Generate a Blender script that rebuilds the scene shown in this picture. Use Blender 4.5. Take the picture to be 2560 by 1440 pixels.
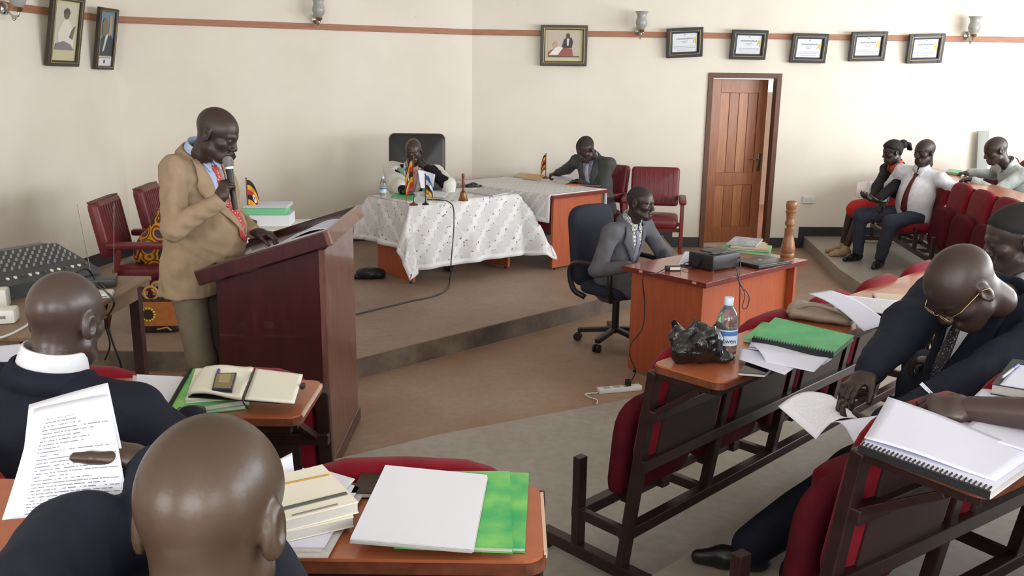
import bpy, bmesh, math, random
import numpy as np
from mathutils import Vector, Matrix
from mathutils.bvhtree import BVHTree
random.seed(7); np.random.seed(7)
for o in list(bpy.data.objects): bpy.data.objects.remove(o)
scene = bpy.context.scene
COL = scene.collection
# ---------------------------------------------------------------- camera
FPX, HORIZON, ROLL, CAMH = 2200.0, 205.0, 0.012, 1.965
PITCH = math.atan((720 - HORIZON) / FPX)
cF = Vector((0, math.cos(PITCH), -math.sin(PITCH)))
cR0 = Vector((1, 0, 0)); cU0 = cR0.cross(cF)
cR = math.cos(ROLL) * cR0 + math.sin(ROLL) * cU0
cU = -math.sin(ROLL) * cR0 + math.cos(ROLL) * cU0
CAM = Vector((0, 0, CAMH))
cam_data = bpy.data.cameras.new('camera'); cam = bpy.data.objects.new('camera', cam_data); COL.objects.link(cam)
cam_data.sensor_width = 36; cam_data.lens = FPX / 2560 * 36; cam_data.clip_start = 0.02; cam_data.clip_end = 200
mw = Matrix((cR, cU, -cF)).transposed().to_4x4(); mw.translation = CAM
cam.matrix_world = mw
scene.camera = cam
# ---------------------------------------------------------------- world, daylight, exposure
scene.view_settings.view_transform = 'Standard'; scene.view_settings.look = 'None'
scene.view_settings.gamma = 1; scene.view_settings.use_curve_mapping = False
scene.view_settings.exposure = -0.08
world = bpy.data.worlds.new('sky'); scene.world = world; world.use_nodes = True
bg = world.node_tree.nodes['Background']; bg.inputs[0].default_value = (0.80, 0.90, 1.0, 1); bg.inputs[1].default_value = 1.6
def area_light(name, loc, target, sx, sy, power, color):
    d = bpy.data.lights.new(name, 'AREA'); d.shape = 'RECTANGLE'; d.size = sx; d.size_y = sy; d.energy = power; d.color = color
    o = bpy.data.objects.new(name, d); COL.objects.link(o); o.location = loc
    o.rotation_euler = (Vector(target) - Vector(loc)).to_track_quat('-Z', 'Y').to_euler(); return o
# daylight entering by the windows of the side wall (x = 8) and of the wall behind the camera
for i, y in enumerate((1.2, 4.4, 7.6)):
    area_light('window_daylight', (7.8, y, 2.05), (-2, y + 1.0, 1.2), 2.2, 1.7, 205, (0.95, 0.98, 1.0))
for i, x in enumerate((-3.2, 0.6, 4.4)):
    area_light('window_daylight', (x, -2.3, 2.15), (x * .4, 6, 1.3), 2.4, 1.5, 115, (1.0, 0.985, 0.95))

# ---------------------------------------------------------------- helpers
def at(px, py, z):
    d = cF + cR * ((px - 1280) / FPX) + cU * ((720 - py) / FPX)
    return CAM + d * ((z - CAMH) / d.z)
def atY(px, py, y):
    d = cF + cR * ((px - 1280) / FPX) + cU * ((720 - py) / FPX)
    return CAM + d * (y / d.y)
def lin(c):
    def f(v):
        v /= 255.0
        return v / 12.92 if v <= .04045 else ((v + .055) / 1.055) ** 2.4
    return (f(c[0]), f(c[1]), f(c[2]), 1)
MATS = {}
def mat(name, rgb, rough=.6, metal=0.0, noise=0.0, nscale=8.0, bump=0.0, bscale=60.0, spec=.5, rgb2=None, stretch=(1, 1, 1), coat=0.0, sheen=0.0, alpha=1.0, trans=0.0):
    if name in MATS: return MATS[name]
    m = bpy.data.materials.new(name); m.use_nodes = True; nt = m.node_tree; b = nt.nodes['Principled BSDF']
    b.inputs['Roughness'].default_value = rough; b.inputs['Metallic'].default_value = metal
    b.inputs['Specular IOR Level'].default_value = spec
    b.inputs['Coat Weight'].default_value = coat; b.inputs['Sheen Weight'].default_value = sheen
    b.inputs['Alpha'].default_value = alpha; b.inputs['Transmission Weight'].default_value = trans
    c1 = lin(rgb)
    if noise > 0 or rgb2:
        tc = nt.nodes.new('ShaderNodeTexCoord'); mp = nt.nodes.new('ShaderNodeMapping'); mp.inputs['Scale'].default_value = stretch
        nz = nt.nodes.new('ShaderNodeTexNoise'); nz.inputs['Scale'].default_value = nscale; nz.inputs['Detail'].default_value = 6
        rp = nt.nodes.new('ShaderNodeValToRGB'); rp.color_ramp.elements[0].position = .3; rp.color_ramp.elements[1].position = .7
        c2 = lin(rgb2) if rgb2 else tuple(max(0, v * (1 - noise)) for v in c1[:3]) + (1,)
        rp.color_ramp.elements[0].color = c2; rp.color_ramp.elements[1].color = c1
        nt.links.new(tc.outputs['Object'], mp.inputs[0]); nt.links.new(mp.outputs[0], nz.inputs['Vector'])
        nt.links.new(nz.outputs[0], rp.inputs[0]); nt.links.new(rp.outputs[0], b.inputs['Base Color'])
    else:
        b.inputs['Base Color'].default_value = c1
    if bump > 0:
        tc2 = nt.nodes.new('ShaderNodeTexCoord'); n2 = nt.nodes.new('ShaderNodeTexNoise'); n2.inputs['Scale'].default_value = bscale; n2.inputs['Detail'].default_value = 4
        bp = nt.nodes.new('ShaderNodeBump'); bp.inputs['Strength'].default_value = bump; bp.inputs['Distance'].default_value = .01
        nt.links.new(tc2.outputs['Object'], n2.inputs['Vector']); nt.links.new(n2.outputs[0], bp.inputs['Height']); nt.links.new(bp.outputs[0], b.inputs['Normal'])
    MATS[name] = m; return m
def node(nt, kind, **kw):
    n = nt.nodes.new(kind)
    for k, v in kw.items(): setattr(n, k, v)
    return n

class MB:
    """collects shapes; build() links them as one mesh object"""
    def __init__(s): s.bm = bmesh.new()
    def box(s, c, size, bev=0.0, rot=None, seg=2):
        r = bmesh.ops.create_cube(s.bm, size=1.0); vs = r['verts']
        M = Matrix.Translation(Vector(c)) @ (rot.to_4x4() if rot else Matrix()) @ Matrix.Diagonal((*size, 1))
        bmesh.ops.transform(s.bm, matrix=M, verts=vs)
        if bev > 0:
            es = list({e for v in vs for e in v.link_edges})
            bmesh.ops.bevel(s.bm, geom=es, offset=bev, segments=seg, affect='EDGES', profile=.5)
        return s
    def bar(s, a, b, w, h=None, bev=0.0, up=(0, 0, 1)):
        a = Vector(a); b = Vector(b); h = h or w; d = b - a; L = d.length; d.normalize()
        u = Vector(up); x = d.cross(u)
        if x.length < 1e-4: x = d.cross(Vector((0, 1, 0)))
        x.normalize(); z = x.cross(d)
        R = Matrix((x, d, z)).transposed()
        return s.box((a + b) / 2, (w, L, h), bev, R)
    def cyl(s, a, b, r1, r2=None, n=16, caps=True):
        r2 = r1 if r2 is None else r2
        return s.tube([a, b], [r1, r2], n, caps)
    def tube(s, pts, r, n=8, caps=True):
        pts = [Vector(p) for p in pts]; rs = r if isinstance(r, (list, tuple)) else [r] * len(pts)
        prev = None; rings = []
        t0 = (pts[1] - pts[0]).normalized(); x = t0.orthogonal().normalized()
        for i, p in enumerate(pts):
            t = (pts[min(i + 1, len(pts) - 1)] - pts[max(i - 1, 0)])
            t = t.normalized() if t.length > 1e-9 else t0
            x = (x - t * x.dot(t)); x = x.normalized() if x.length > 1e-6 else t.orthogonal().normalized()
            y = t.cross(x)
            rings.append([s.bm.verts.new(p + (x * math.cos(2 * math.pi * k / n) + y * math.sin(2 * math.pi * k / n)) * rs[i]) for k in range(n)])
        for a, b in zip(rings, rings[1:]):
            for k in range(n): s.bm.faces.new((a[k], a[(k + 1) % n], b[(k + 1) % n], b[k]))
        if caps:
            s.bm.faces.new(rings[0][::-1]); s.bm.faces.new(rings[-1])
        return s
    def lathe(s, prof, c=(0, 0, 0), n=24, sx=1, sy=1):
        c = Vector(c); rings = []
        for r, z in prof:
            rings.append([s.bm.verts.new(c + Vector((r * sx * math.cos(2 * math.pi * k / n), r * sy * math.sin(2 * math.pi * k / n), z))) for k in range(n)])
        for a, b in zip(rings, rings[1:]):
            for k in range(n): s.bm.faces.new((a[k], a[(k + 1) % n], b[(k + 1) % n], b[k]))
        s.bm.faces.new(rings[0][::-1]); s.bm.faces.new(rings[-1]); return s
    def prism(s, poly, h, M=None):
        """polygon in xy extruded to z = h, then transformed"""
        M = M or Matrix()
        lo = [s.bm.verts.new(M @ Vector((p[0], p[1], 0))) for p in poly]; hi = [s.bm.verts.new(M @ Vector((p[0], p[1], h))) for p in poly]
        n = len(poly)
        s.bm.faces.new(lo[::-1]); s.bm.faces.new(hi)
        for k in range(n): s.bm.faces.new((lo[k], lo[(k + 1) % n], hi[(k + 1) % n], hi[k]))
        return s
    def grid(s, f, nu, nv, mi=None):
        g = [[s.bm.verts.new(Vector(f(i / nu, j / nv))) for j in range(nv + 1)] for i in range(nu + 1)]
        for i in range(nu):
            for j in range(nv):
                fc = s.bm.faces.new((g[i][j], g[i + 1][j], g[i + 1][j + 1], g[i][j + 1]))
                if mi: fc.material_index = mi(i / nu, j / nv)
        return s
    def ball(s, c, r, n=16, m=10, M=None):
        r = (r, r, r) if not isinstance(r, (tuple, list)) else r
        q = bmesh.ops.create_uvsphere(s.bm, u_segments=n, v_segments=m, radius=1)
        T = Matrix.Translation(Vector(c)) @ (M.to_4x4() if M else Matrix()) @ Matrix.Diagonal((*r, 1))
        bmesh.ops.transform(s.bm, matrix=T, verts=q['verts']); return s
    def build(s, name, m, parent=None, smooth=False, solid=0.0, loc=None, rotz=None):
        bmesh.ops.recalc_face_normals(s.bm, faces=s.bm.faces)
        me = bpy.data.meshes.new(name); s.bm.to_mesh(me); s.bm.free()
        for mm in (m if isinstance(m, (list, tuple)) else [m]): me.materials.append(mm)
        if smooth: smooth_mesh(me, smooth)
        o = bpy.data.objects.new(name, me); COL.objects.link(o)
        if parent: o.parent = parent
        if loc is not None: o.location = loc
        if rotz is not None: o.rotation_euler = (0, 0, rotz)
        if solid:
            md = o.modifiers.new('thickness', 'SOLIDIFY'); md.thickness = solid; md.offset = 0
        return o
def smooth_mesh(me, s):
    me.polygons.foreach_set('use_smooth', [True] * len(me.polygons))
    if s != 'all':
        me.set_sharp_from_angle(angle=math.radians(40 if s is True else s))
def tag(o, label, cat, group=None):
    o['label'] = label; o['category'] = cat
    if group: o['group'] = group
    return o
def struct(o, kind='structure'):
    o['kind'] = kind; return o
def thing(name, label, cat, loc=(0, 0, 0), rotz=0.0, group=None):
    o = bpy.data.objects.new(name, None); COL.objects.link(o); o.empty_display_size = .05
    o.location = loc; o.rotation_euler = (0, 0, rotz)
    return tag(o, label, cat, group)
def dup(root, loc, rotz=None, label=None, group=None):
    def cp(o, par):
        c = o.copy(); COL.objects.link(c)
        if par: c.parent = par
        for ch in list(o.children): cp(ch, c)
        return c
    r = cp(root, None); r.location = loc
    if rotz is not None: r.rotation_euler = (0, 0, rotz)
    if label: r['label'] = label
    if group: r['group'] = group
    return r
def bez(pts, n=12):
    """Catmull-Rom through points"""
    P = [Vector(p) for p in pts]; P = [2 * P[0] - P[1]] + P + [2 * P[-1] - P[-2]]; out = []
    for i in range(1, len(P) - 2):
        for k in range(n):
            t = k / n; a, b, c, d = P[i - 1:i + 3]
            out.append(.5 * ((2 * b) + (c - a) * t + (2 * a - 5 * b + 4 * c - d) * t * t + (3 * b - a - 3 * c + d) * t ** 3))
    out.append(P[-2]); return out
def arr_obj(name, V, Fq, m, parent=None, smooth=True):
    me = bpy.data.meshes.new(name)
    V = np.asarray(V, np.float32); Fq = np.asarray(Fq, np.int32)
    me.vertices.add(len(V)); me.vertices.foreach_set('co', V.ravel())
    k = Fq.shape[1]
    me.loops.add(Fq.size); me.loops.foreach_set('vertex_index', Fq.ravel())
    me.polygons.add(len(Fq)); me.polygons.foreach_set('loop_start', np.arange(0, Fq.size, k, dtype=np.int32))
    me.update(calc_edges=True); me.validate()
    if smooth: me.polygons.foreach_set('use_smooth', [True] * len(me.polygons))
    for mm in (m if isinstance(m, (list, tuple)) else [m]): me.materials.append(mm)
    o = bpy.data.objects.new(name, me); COL.objects.link(o)
    if parent: o.parent = parent
    return o

# ---------------------------------------------------------------- smooth-union solids (surface nets)
class Sdf:
    def __init__(s): s.p = []
    def cap(s, a, b, ra, rb=None, k=.03, flat=None):
        s.p.append(('c', np.array(a, float), np.array(b, float), ra, ra if rb is None else rb, k, flat, 1)); return s
    def ell(s, c, r, k=.03, R=None, sign=1):
        s.p.append(('e', np.array(c, float), np.array(r, float), R, 0, k, None, sign)); return s
    def cut(s, a, b, ra, rb=None, k=.01):
        s.p.append(('c', np.array(a, float), np.array(b, float), ra, ra if rb is None else rb, k, None, -1)); return s
    def plane(s, p, n, k=.006):
        s.p.append(('p', np.array(p, float), np.array(n, float) / np.linalg.norm(n), 0, 0, k, None, -1)); return s
    def mesh(s, vox):
        lo = np.full(3, 1e9); hi = -lo; bbs = []
        for q in s.p:
            if q[0] == 'c':
                r = max(q[3], q[4]) * (max(1, q[6][1]) if q[6] else 1)
                l = np.minimum(q[1], q[2]) - r; h = np.maximum(q[1], q[2]) + r
            elif q[0] == 'p': l, h = np.full(3, -1e3), np.full(3, 1e3)
            else:
                r = q[2].max() if q[3] is not None else q[2]; l = q[1] - r; h = q[1] + r
            bbs.append((l, h))
            if q[7] > 0: lo = np.minimum(lo, l); hi = np.maximum(hi, h)
        lo -= 3 * vox; hi += 3 * vox; n = np.ceil((hi - lo) / vox).astype(int) + 1
        Fd = np.full(n, 1.0, np.float32)
        ax = [lo[i] + vox * np.arange(n[i]) for i in range(3)]
        for q, (l, h) in zip(s.p, bbs):
            k = q[5]; pad = 2 * k + 4 * vox
            i0 = np.clip(np.floor((l - pad - lo) / vox).astype(int), 0, n); i1 = np.clip(np.ceil((h + pad - lo) / vox).astype(int) + 1, 0, n)
            if (i1 <= i0).any(): continue
            sl = tuple(slice(i0[j], i1[j]) for j in range(3))
            X = ax[0][sl[0]][:, None, None]; Y = ax[1][sl[1]][None, :, None]; Z = ax[2][sl[2]][None, None, :]
            if q[0] == 'c':
                a, b = q[1], q[2]; ab = b - a; L2 = max(ab @ ab, 1e-12)
                t = np.clip(((X - a[0]) * ab[0] + (Y - a[1]) * ab[1] + (Z - a[2]) * ab[2]) / L2, 0, 1)
                wx, wy, wz = X - a[0] - t * ab[0], Y - a[1] - t * ab[1], Z - a[2] - t * ab[2]
                if q[6]:
                    sv, ra = q[6]; sv = np.array(sv, float); sv = sv / np.linalg.norm(sv)
                    dt = (wx * sv[0] + wy * sv[1] + wz * sv[2]) * (1 - 1 / ra)
                    wx, wy, wz = wx - dt * sv[0], wy - dt * sv[1], wz - dt * sv[2]
                d = np.sqrt(wx * wx + wy * wy + wz * wz) - (q[3] + (q[4] - q[3]) * t)
            elif q[0] == 'p': d = -((X - q[1][0]) * q[2][0] + (Y - q[1][1]) * q[2][1] + (Z - q[1][2]) * q[2][2])
            else:
                x, y, z = X - q[1][0], Y - q[1][1], Z - q[1][2]
                if q[3] is not None:
                    R = q[3]  # columns are local axes
                    x, y, z = (x * R[0, 0] + y * R[1, 0] + z * R[2, 0], x * R[0, 1] + y * R[1, 1] + z * R[2, 1], x * R[0, 2] + y * R[1, 2] + z * R[2, 2])
                r = q[2]; k0 = np.sqrt((x / r[0]) ** 2 + (y / r[1]) ** 2 + (z / r[2]) ** 2)
                k1 = np.sqrt((x / r[0] ** 2) ** 2 + (y / r[1] ** 2) ** 2 + (z / r[2] ** 2) ** 2)
                d = k0 * (k0 - 1) / np.maximum(k1, 1e-9)
                d = np.where(k0 < 1e-6, -r.min(), d)
            A = Fd[sl]
            if q[7] > 0:
                hh = np.maximum(k - np.abs(A - d), 0) / k
                Fd[sl] = np.minimum(A, d) - hh * hh * k * .25
            else:
                hh = np.maximum(k - np.abs(A + d), 0) / k
                Fd[sl] = np.maximum(A, -d) + hh * hh * k * .25
        return nets(Fd, lo, vox)
def nets(Fd, lo, vox):
    n = np.array(Fd.shape); ins = Fd < 0
    c = np.zeros(n - 1, np.int8)
    for dx in (0, 1):
        for dy in (0, 1):
            for dz in (0, 1): c += ins[dx:n[0] - 1 + dx, dy:n[1] - 1 + dy, dz:n[2] - 1 + dz]
    act = (c > 0) & (c < 8); idx = np.full(act.shape, -1, np.int64); I = np.argwhere(act); idx[act] = np.arange(len(I))
    S = np.zeros((len(I), 3)); N = np.zeros(len(I))
    corners = [(a, b, d) for a in (0, 1) for b in (0, 1) for d in (0, 1)]
    for a in corners:
        for axn in range(3):
            if a[axn]: continue
            b = list(a); b[axn] = 1
            fa = Fd[I[:, 0] + a[0], I[:, 1] + a[1], I[:, 2] + a[2]]; fb = Fd[I[:, 0] + b[0], I[:, 1] + b[1], I[:, 2] + b[2]]
            m = (fa < 0) != (fb < 0)
            t = np.where(m, fa / np.where(fa == fb, 1, fa - fb), 0)
            p = np.array(a, float)[None, :].repeat(len(I), 0); p[:, axn] += t
            S += p * m[:, None]; N += m
    V = lo + vox * (I + S / N[:, None])
    Fs = []
    for axn in range(3):
        o1, o2 = (axn + 1) % 3, (axn + 2) % 3
        s0 = [slice(None)] * 3; s1 = [slice(None)] * 3
        s0[axn] = slice(0, n[axn] - 1); s1[axn] = slice(1, n[axn])
        e = ins[tuple(s0)] != ins[tuple(s1)]
        E_ = np.argwhere(e); E_ = E_[(E_[:, o1] > 0) & (E_[:, o2] > 0) & (E_[:, o1] < n[o1] - 1) & (E_[:, o2] < n[o2] - 1)]
        q = []
        for d1, d2 in ((0, 0), (1, 0), (1, 1), (0, 1)):
            P = E_.copy(); P[:, o1] -= d1; P[:, o2] -= d2; q.append(idx[P[:, 0], P[:, 1], P[:, 2]])
        q = np.stack(q, 1)
        flip = ~ins[E_[:, 0], E_[:, 1], E_[:, 2]]
        q[flip] = q[flip][:, ::-1]
        Fs.append(q[(q >= 0).all(1)])
    return V, np.concatenate(Fs)
def fold_noise(V, amp, scale, seed=0):
    """soft cloth folds: shift vertices by a sum of sines"""
    rs = np.random.RandomState(seed); D = np.zeros_like(V)
    for i in range(5):
        kv = rs.randn(3); kv /= np.linalg.norm(kv); ph = rs.rand() * 6.28; dr = rs.randn(3); dr /= np.linalg.norm(dr)
        D += dr[None] * np.sin(V @ kv * scale * (1 + .6 * i) + ph)[:, None] / (1 + .5 * i)
    return V + D * amp
# ================================================================ the setting
def plaster(name, rgb):
    m = bpy.data.materials.new(name); m.use_nodes = True; nt = m.node_tree; b = nt.nodes['Principled BSDF']
    b.inputs['Roughness'].default_value = .55; b.inputs['Specular IOR Level'].default_value = .35
    tc = node(nt, 'ShaderNodeTexCoord')
    n1 = node(nt, 'ShaderNodeTexNoise'); n1.inputs['Scale'].default_value = 1.3; n1.inputs['Detail'].default_value = 5
    r1 = node(nt, 'ShaderNodeValToRGB'); c = lin(rgb)
    r1.color_ramp.elements[0].position = .35; r1.color_ramp.elements[1].position = .65
    r1.color_ramp.elements[0].color = (c[0] * .93, c[1] * .92, c[2] * .90, 1); r1.color_ramp.elements[1].color = c
    n2 = node(nt, 'ShaderNodeTexNoise'); n2.inputs['Scale'].default_value = 13; n2.inputs['Detail'].default_value = 3
    r2 = node(nt, 'ShaderNodeValToRGB'); r2.color_ramp.elements[0].position = .75; r2.color_ramp.elements[1].position = .79
    r2.color_ramp.elements[0].color = (0, 0, 0, 1); r2.color_ramp.elements[1].color = (.55, .55, .55, 1)
    mx = node(nt, 'ShaderNodeMix', data_type='RGBA'); mx.inputs['B'].default_value = lin((150, 140, 128))
    for n in (n1, n2): nt.links.new(tc.outputs['Object'], n.inputs['Vector'])
    nt.links.new(n1.outputs[0], r1.inputs[0]); nt.links.new(n2.outputs[0], r2.inputs[0])
    nt.links.new(r1.outputs[0], mx.inputs['A']); nt.links.new(r2.outputs[0], mx.inputs['Factor']); nt.links.new(mx.outputs['Result'], b.inputs['Base Color'])
    n3 = node(nt, 'ShaderNodeTexNoise'); n3.inputs['Scale'].default_value = 35
    bp = node(nt, 'ShaderNodeBump'); bp.inputs['Strength'].default_value = .06
    nt.links.new(tc.outputs['Object'], n3.inputs['Vector']); nt.links.new(n3.outputs[0], bp.inputs['Height']); nt.links.new(bp.outputs[0], b.inputs['Normal'])
    return m
def cement(name, rgb, rgb2, rgb3, sc=.9, rough=.5):
    m = bpy.data.materials.new(name); m.use_nodes = True; nt = m.node_tree; b = nt.nodes['Principled BSDF']
    b.inputs['Roughness'].default_value = rough; b.inputs['Specular IOR Level'].default_value = .4
    tc = node(nt, 'ShaderNodeTexCoord')
    n1 = node(nt, 'ShaderNodeTexNoise'); n1.inputs['Scale'].default_value = sc; n1.inputs['Detail'].default_value = 7; n1.inputs['Roughness'].default_value = .6
    r1 = node(nt, 'ShaderNodeValToRGB'); r1.color_ramp.elements[0].position = .33; r1.color_ramp.elements[1].position = .67
    r1.color_ramp.elements[0].color = lin(rgb2); r1.color_ramp.elements[1].color = lin(rgb)
    e = r1.color_ramp.elements.new(.5); e.color = lin(rgb3)
    n2 = node(nt, 'ShaderNodeTexNoise'); n2.inputs['Scale'].default_value = 22; n2.inputs['Detail'].default_value = 5
    mx = node(nt, 'ShaderNodeMix', data_type='RGBA', blend_type='MULTIPLY'); mx.inputs['Factor'].default_value = .35
    for n in (n1, n2): nt.links.new(tc.outputs['Object'], n.inputs['Vector'])
    nt.links.new(n1.outputs[0], r1.inputs[0]); nt.links.new(r1.outputs[0], mx.inputs['A']); nt.links.new(n2.outputs['Fac'], mx.inputs['B'])
    nt.links.new(mx.outputs['Result'], b.inputs['Base Color'])
    return m
PL = plaster('cream_plaster', (233, 227, 216)); PLC = plaster('ceiling_paint', (240, 238, 232))
FLOOR = cement('worn_red_cement', (176, 152, 132), (158, 122, 98), (168, 137, 114))
STAGE = cement('brown_cement', (170, 148, 130), (152, 128, 110), (162, 138, 120), 1.3)
TIER = cement('grey_cement', (182, 176, 168), (156, 142, 130), (170, 162, 152), .8, .42)
RAIL = mat('rail_wood', (178, 122, 92), .5, noise=.3, nscale=5, stretch=(1, 1, 12))
BASEB = mat('baseboard_paint', (52, 54, 56), .45, noise=.2, nscale=6)
DOORW = mat('door_wood', (164, 102, 68), .4, noise=.35, nscale=4, stretch=(14, 14, 1), bump=.05, bscale=30)
DOORW2 = mat('door_wood_pale', (178, 118, 76), .4, noise=.3, nscale=5, stretch=(14, 14, 1))
FRAMEW = mat('door_frame_wood', (104, 66, 46), .45, noise=.3, nscale=5, stretch=(10, 10, 1))
METAL = mat('dull_metal', (120, 118, 114), .35, 1.0)
WH = 3.5
def poly_slab(name, poly, z0, z1, m):
    mb = MB(); mb.prism(poly, z1 - z0, Matrix.Translation((0, 0, z0))); return struct(mb.build(name, m))
AR = math.radians(44.5); UX, UY = math.cos(AR), math.sin(AR)
def uv(u, v): return (u * UX - v * UY, u * UY + v * UX)
poly_slab('floor', [(-5.6, -2.6), (8.1, -2.6), (8.1, 11.3), (-5.6, 11.3)], -.12, 0, FLOOR)
poly_slab('stage_floor', [(-4.62, 5.76), (-1.5, 5.76), (-1.13, 5.56), (1.8, 8.44), (1.84, 10.78), (-.5, 10.66), (-4.05, 9.15)], 0, .145, STAGE)
SG = [(-4.62, 5.76), (-1.5, 5.76), (-1.13, 5.56), (1.8, 8.44), (1.84, 10.70)]
RIS = cement('stained_shaded_riser_cement', (138, 124, 110), (92, 82, 74), (116, 102, 90), 3.0, .7)  # darker than the stage: the riser's dimmer light is painted in with its stains
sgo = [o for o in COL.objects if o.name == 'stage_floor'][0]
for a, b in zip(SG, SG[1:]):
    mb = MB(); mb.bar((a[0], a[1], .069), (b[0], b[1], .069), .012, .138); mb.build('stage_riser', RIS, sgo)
T1 = [(-5.5, 3.85), (-1.05, 3.9), (-.37, 4.36), (.875, 5.02), (1.45, 5.36), (2.35, 6.05), (3.1, 7.0), (3.28, 7.7), (3.34, 8.8), (3.62, 10.84), (8.0, 11.0), (8.0, -2.5), (-5.5, -2.5)]
T2 = [(-5.5, 2.72), (.45, 2.72), uv(3.9, 1.60), uv(5.2, 1.60), (3.7, 6.0), (4.55, 7.4), (4.72, 8.8), (4.9, 10.88), (8.0, 11.0), (8.0, -2.5), (-5.5, -2.5)]
T3 = [(-5.5, 1.72), (.75, 1.72), (.87, 1.80), (3.19, 3.37), (4.8, 5.6), (5.5, 7.4), (5.75, 8.8), (5.9, 10.93), (8.0, 11.0), (8.0, -2.5), (-5.5, -2.5)]
T4 = [(-5.5, .72), (.9, .72), (1.39, 1.03), (3.6, 2.52), (6.0, 5.2), (6.6, 10.95), (8.0, 11.0), (8.0, -2.5), (-5.5, -2.5)]
poly_slab('tier_floor', T1, 0, .145, TIER); poly_slab('tier_floor', T2, .145, .29, TIER)
poly_slab('tier_floor', T3, .29, .435, TIER); poly_slab('tier_floor', T4, .435, .58, TIER)
poly_slab('ceiling', [(-5.6, -2.6), (8.1, -2.6), (8.1, 11.4), (-5.6, 11.4)], WH, WH + .1, PLC)
def wall_frame(a, b):
    a = Vector((*a, 0)); b = Vector((*b, 0)); d = (b - a).normalized(); n = Vector((-d.y, d.x, 0))   # n points to the left of a->b
    M = Matrix((d, n, Vector((0, 0, 1)))).transposed().to_4x4(); M.translation = a; return M, (b - a).length
KC = (-.5, 10.64); LC = (-4.0, 9.10); LE = (-5.35, -2.5); RE = (8.0, 10.64 + 8.5 * .034)
MC, LCN = wall_frame(LC, KC); MR, LRN = wall_frame(KC, RE); ML, LLN = wall_frame(LE, LC)
def wbox(mb, M, x0, x1, z0, z1, y0, y1, bev=0):
    c = M @ Vector(((x0 + x1) / 2, (y0 + y1) / 2, (z0 + z1) / 2)); return mb.box(c, (x1 - x0, y1 - y0, z1 - z0), bev, M.to_3x3())
T = .22
mb = MB(); wbox(mb, MC, -.05, LCN + .02, 0, WH, 0, T); struct(mb.build('wall_back', PL))
mb = MB(); wbox(mb, ML, 0, LLN + .1, 0, WH, 0, T); struct(mb.build('wall_left', PL))
D0, D1, DH = 2.80, 3.68, 2.10
mb = MB(); wbox(mb, MR, 0, D0, 0, WH, 0, T); wbox(mb, MR, D1, LRN, 0, WH, 0, T); wbox(mb, MR, D0, D1, DH, WH, 0, T); struct(mb.build('wall_right', PL))
# side wall with three window openings, and the wall behind the camera
def window_wall(name, M, L, wins, z0, z1):
    mb = MB(); x = 0
    for (a, b) in wins:
        wbox(mb, M, x, a, 0, WH, 0, T); wbox(mb, M, a, b, 0, z0, 0, T); wbox(mb, M, a, b, z1, WH, 0, T); x = b
    wbox(mb, M, x, L, 0, WH, 0, T); return struct(mb.build(name, PL))
MS, LS = wall_frame((8.0, 11.2), (8.0, -2.5)); MBk, LB = wall_frame((8.0, -2.5), (-5.4, -2.5))
window_wall('wall_side', MS, LS, [(2.5, 4.7), (5.7, 7.9), (8.9, 11.1)], 1.2, 2.9)
window_wall('wall_behind', MBk, LB, [(2.4, 4.8), (6.2, 8.6), (10.0, 12.4)], 1.4, 2.9)
# picture rails and painted skirting
RZ0, RZ1 = 2.49, 2.555
for k, (M, L) in enumerate(((ML, LLN), (MC, LCN), (MR, LRN))):
    mb = MB(); wbox(mb, M, 0, L, RZ0, RZ1, -.018, 0, .003); struct(mb.build('trim_%d' % (k + 1), RAIL))
mb = MB(); wbox(mb, MC, 0, LCN, .145, .275, -.006, 0); struct(mb.build('baseboard_back', BASEB))
mb = MB(); wbox(mb, ML, 8.4, LLN, .145, .275, -.006, 0); wbox(mb, ML, 0, 8.4, 0, .13, -.006, 0); struct(mb.build('baseboard_left', BASEB))
mb = MB()
wbox(mb, MR, 0, 2.36, .145, .29, -.006, 0); wbox(mb, MR, 2.36, 2.47, 0, .29, -.006, 0); wbox(mb, MR, 2.47, D0, 0, .125, -.006, 0)
wbox(mb, MR, D1, 4.04, 0, .125, -.006, 0); wbox(mb, MR, 4.04, 4.16, 0, .262, -.006, 0); wbox(mb, MR, 4.16, 5.4, .145, .262, -.006, 0); wbox(mb, MR, 5.4, LRN, .29, .42, -.006, 0)
struct(mb.build('baseboard_right', BASEB))
# doorway: frame, threshold, ajar plank door
dr = bpy.data.objects.new('door_1', None); COL.objects.link(dr); dr.matrix_world = MR @ Matrix.Translation((D0, 0, 0)); struct(dr)
DW = D1 - D0
mb = MB(); mb.box((.03, .05, DH / 2), (.06, .14, DH), .004); mb.box((DW - .03, .05, DH / 2), (.06, .14, DH), .004); mb.box((DW / 2, .05, DH - .03), (DW - .12, .14, .06), .004)
mb.build('door_frame', FRAMEW, dr)
mb = MB(); mb.box((DW / 2, .08, .025), (DW - .12, .2, .05), .006); mb.build('threshold', mat('threshold_cement', (196, 178, 156), .7, noise=.2), dr)
leaf = bpy.data.objects.new('door_leaf', None); COL.objects.link(leaf); leaf.parent = dr; leaf.location = (.062, .06, .055); leaf.rotation_euler = (0, 0, math.radians(14))
LW, LH = DW - .13, DH - .125
mb = MB(); mb.box((.06, 0, LH / 2), (.12, .045, LH), .003); mb.box((LW - .06, 0, LH / 2), (.12, .045, LH), .003)
for z, h in ((.09, .18), (.78, .15), (LH - .08, .16)): mb.box((LW / 2, 0, z), (LW - .24, .044, h), .003)
mb.build('door_stile', DOORW, leaf)
pw = (LW - .24) / 4
for (z0, z1) in ((.18, .705), (.855, LH - .16)):
    for k in range(4):
        mb = MB(); mb.box((.12 + pw * (k + .5), .004, (z0 + z1) / 2), (pw - .006, .02, z1 - z0), .004); mb.build('door_panel_board', DOORW2 if k % 2 == 0 else DOORW, leaf)
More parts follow.
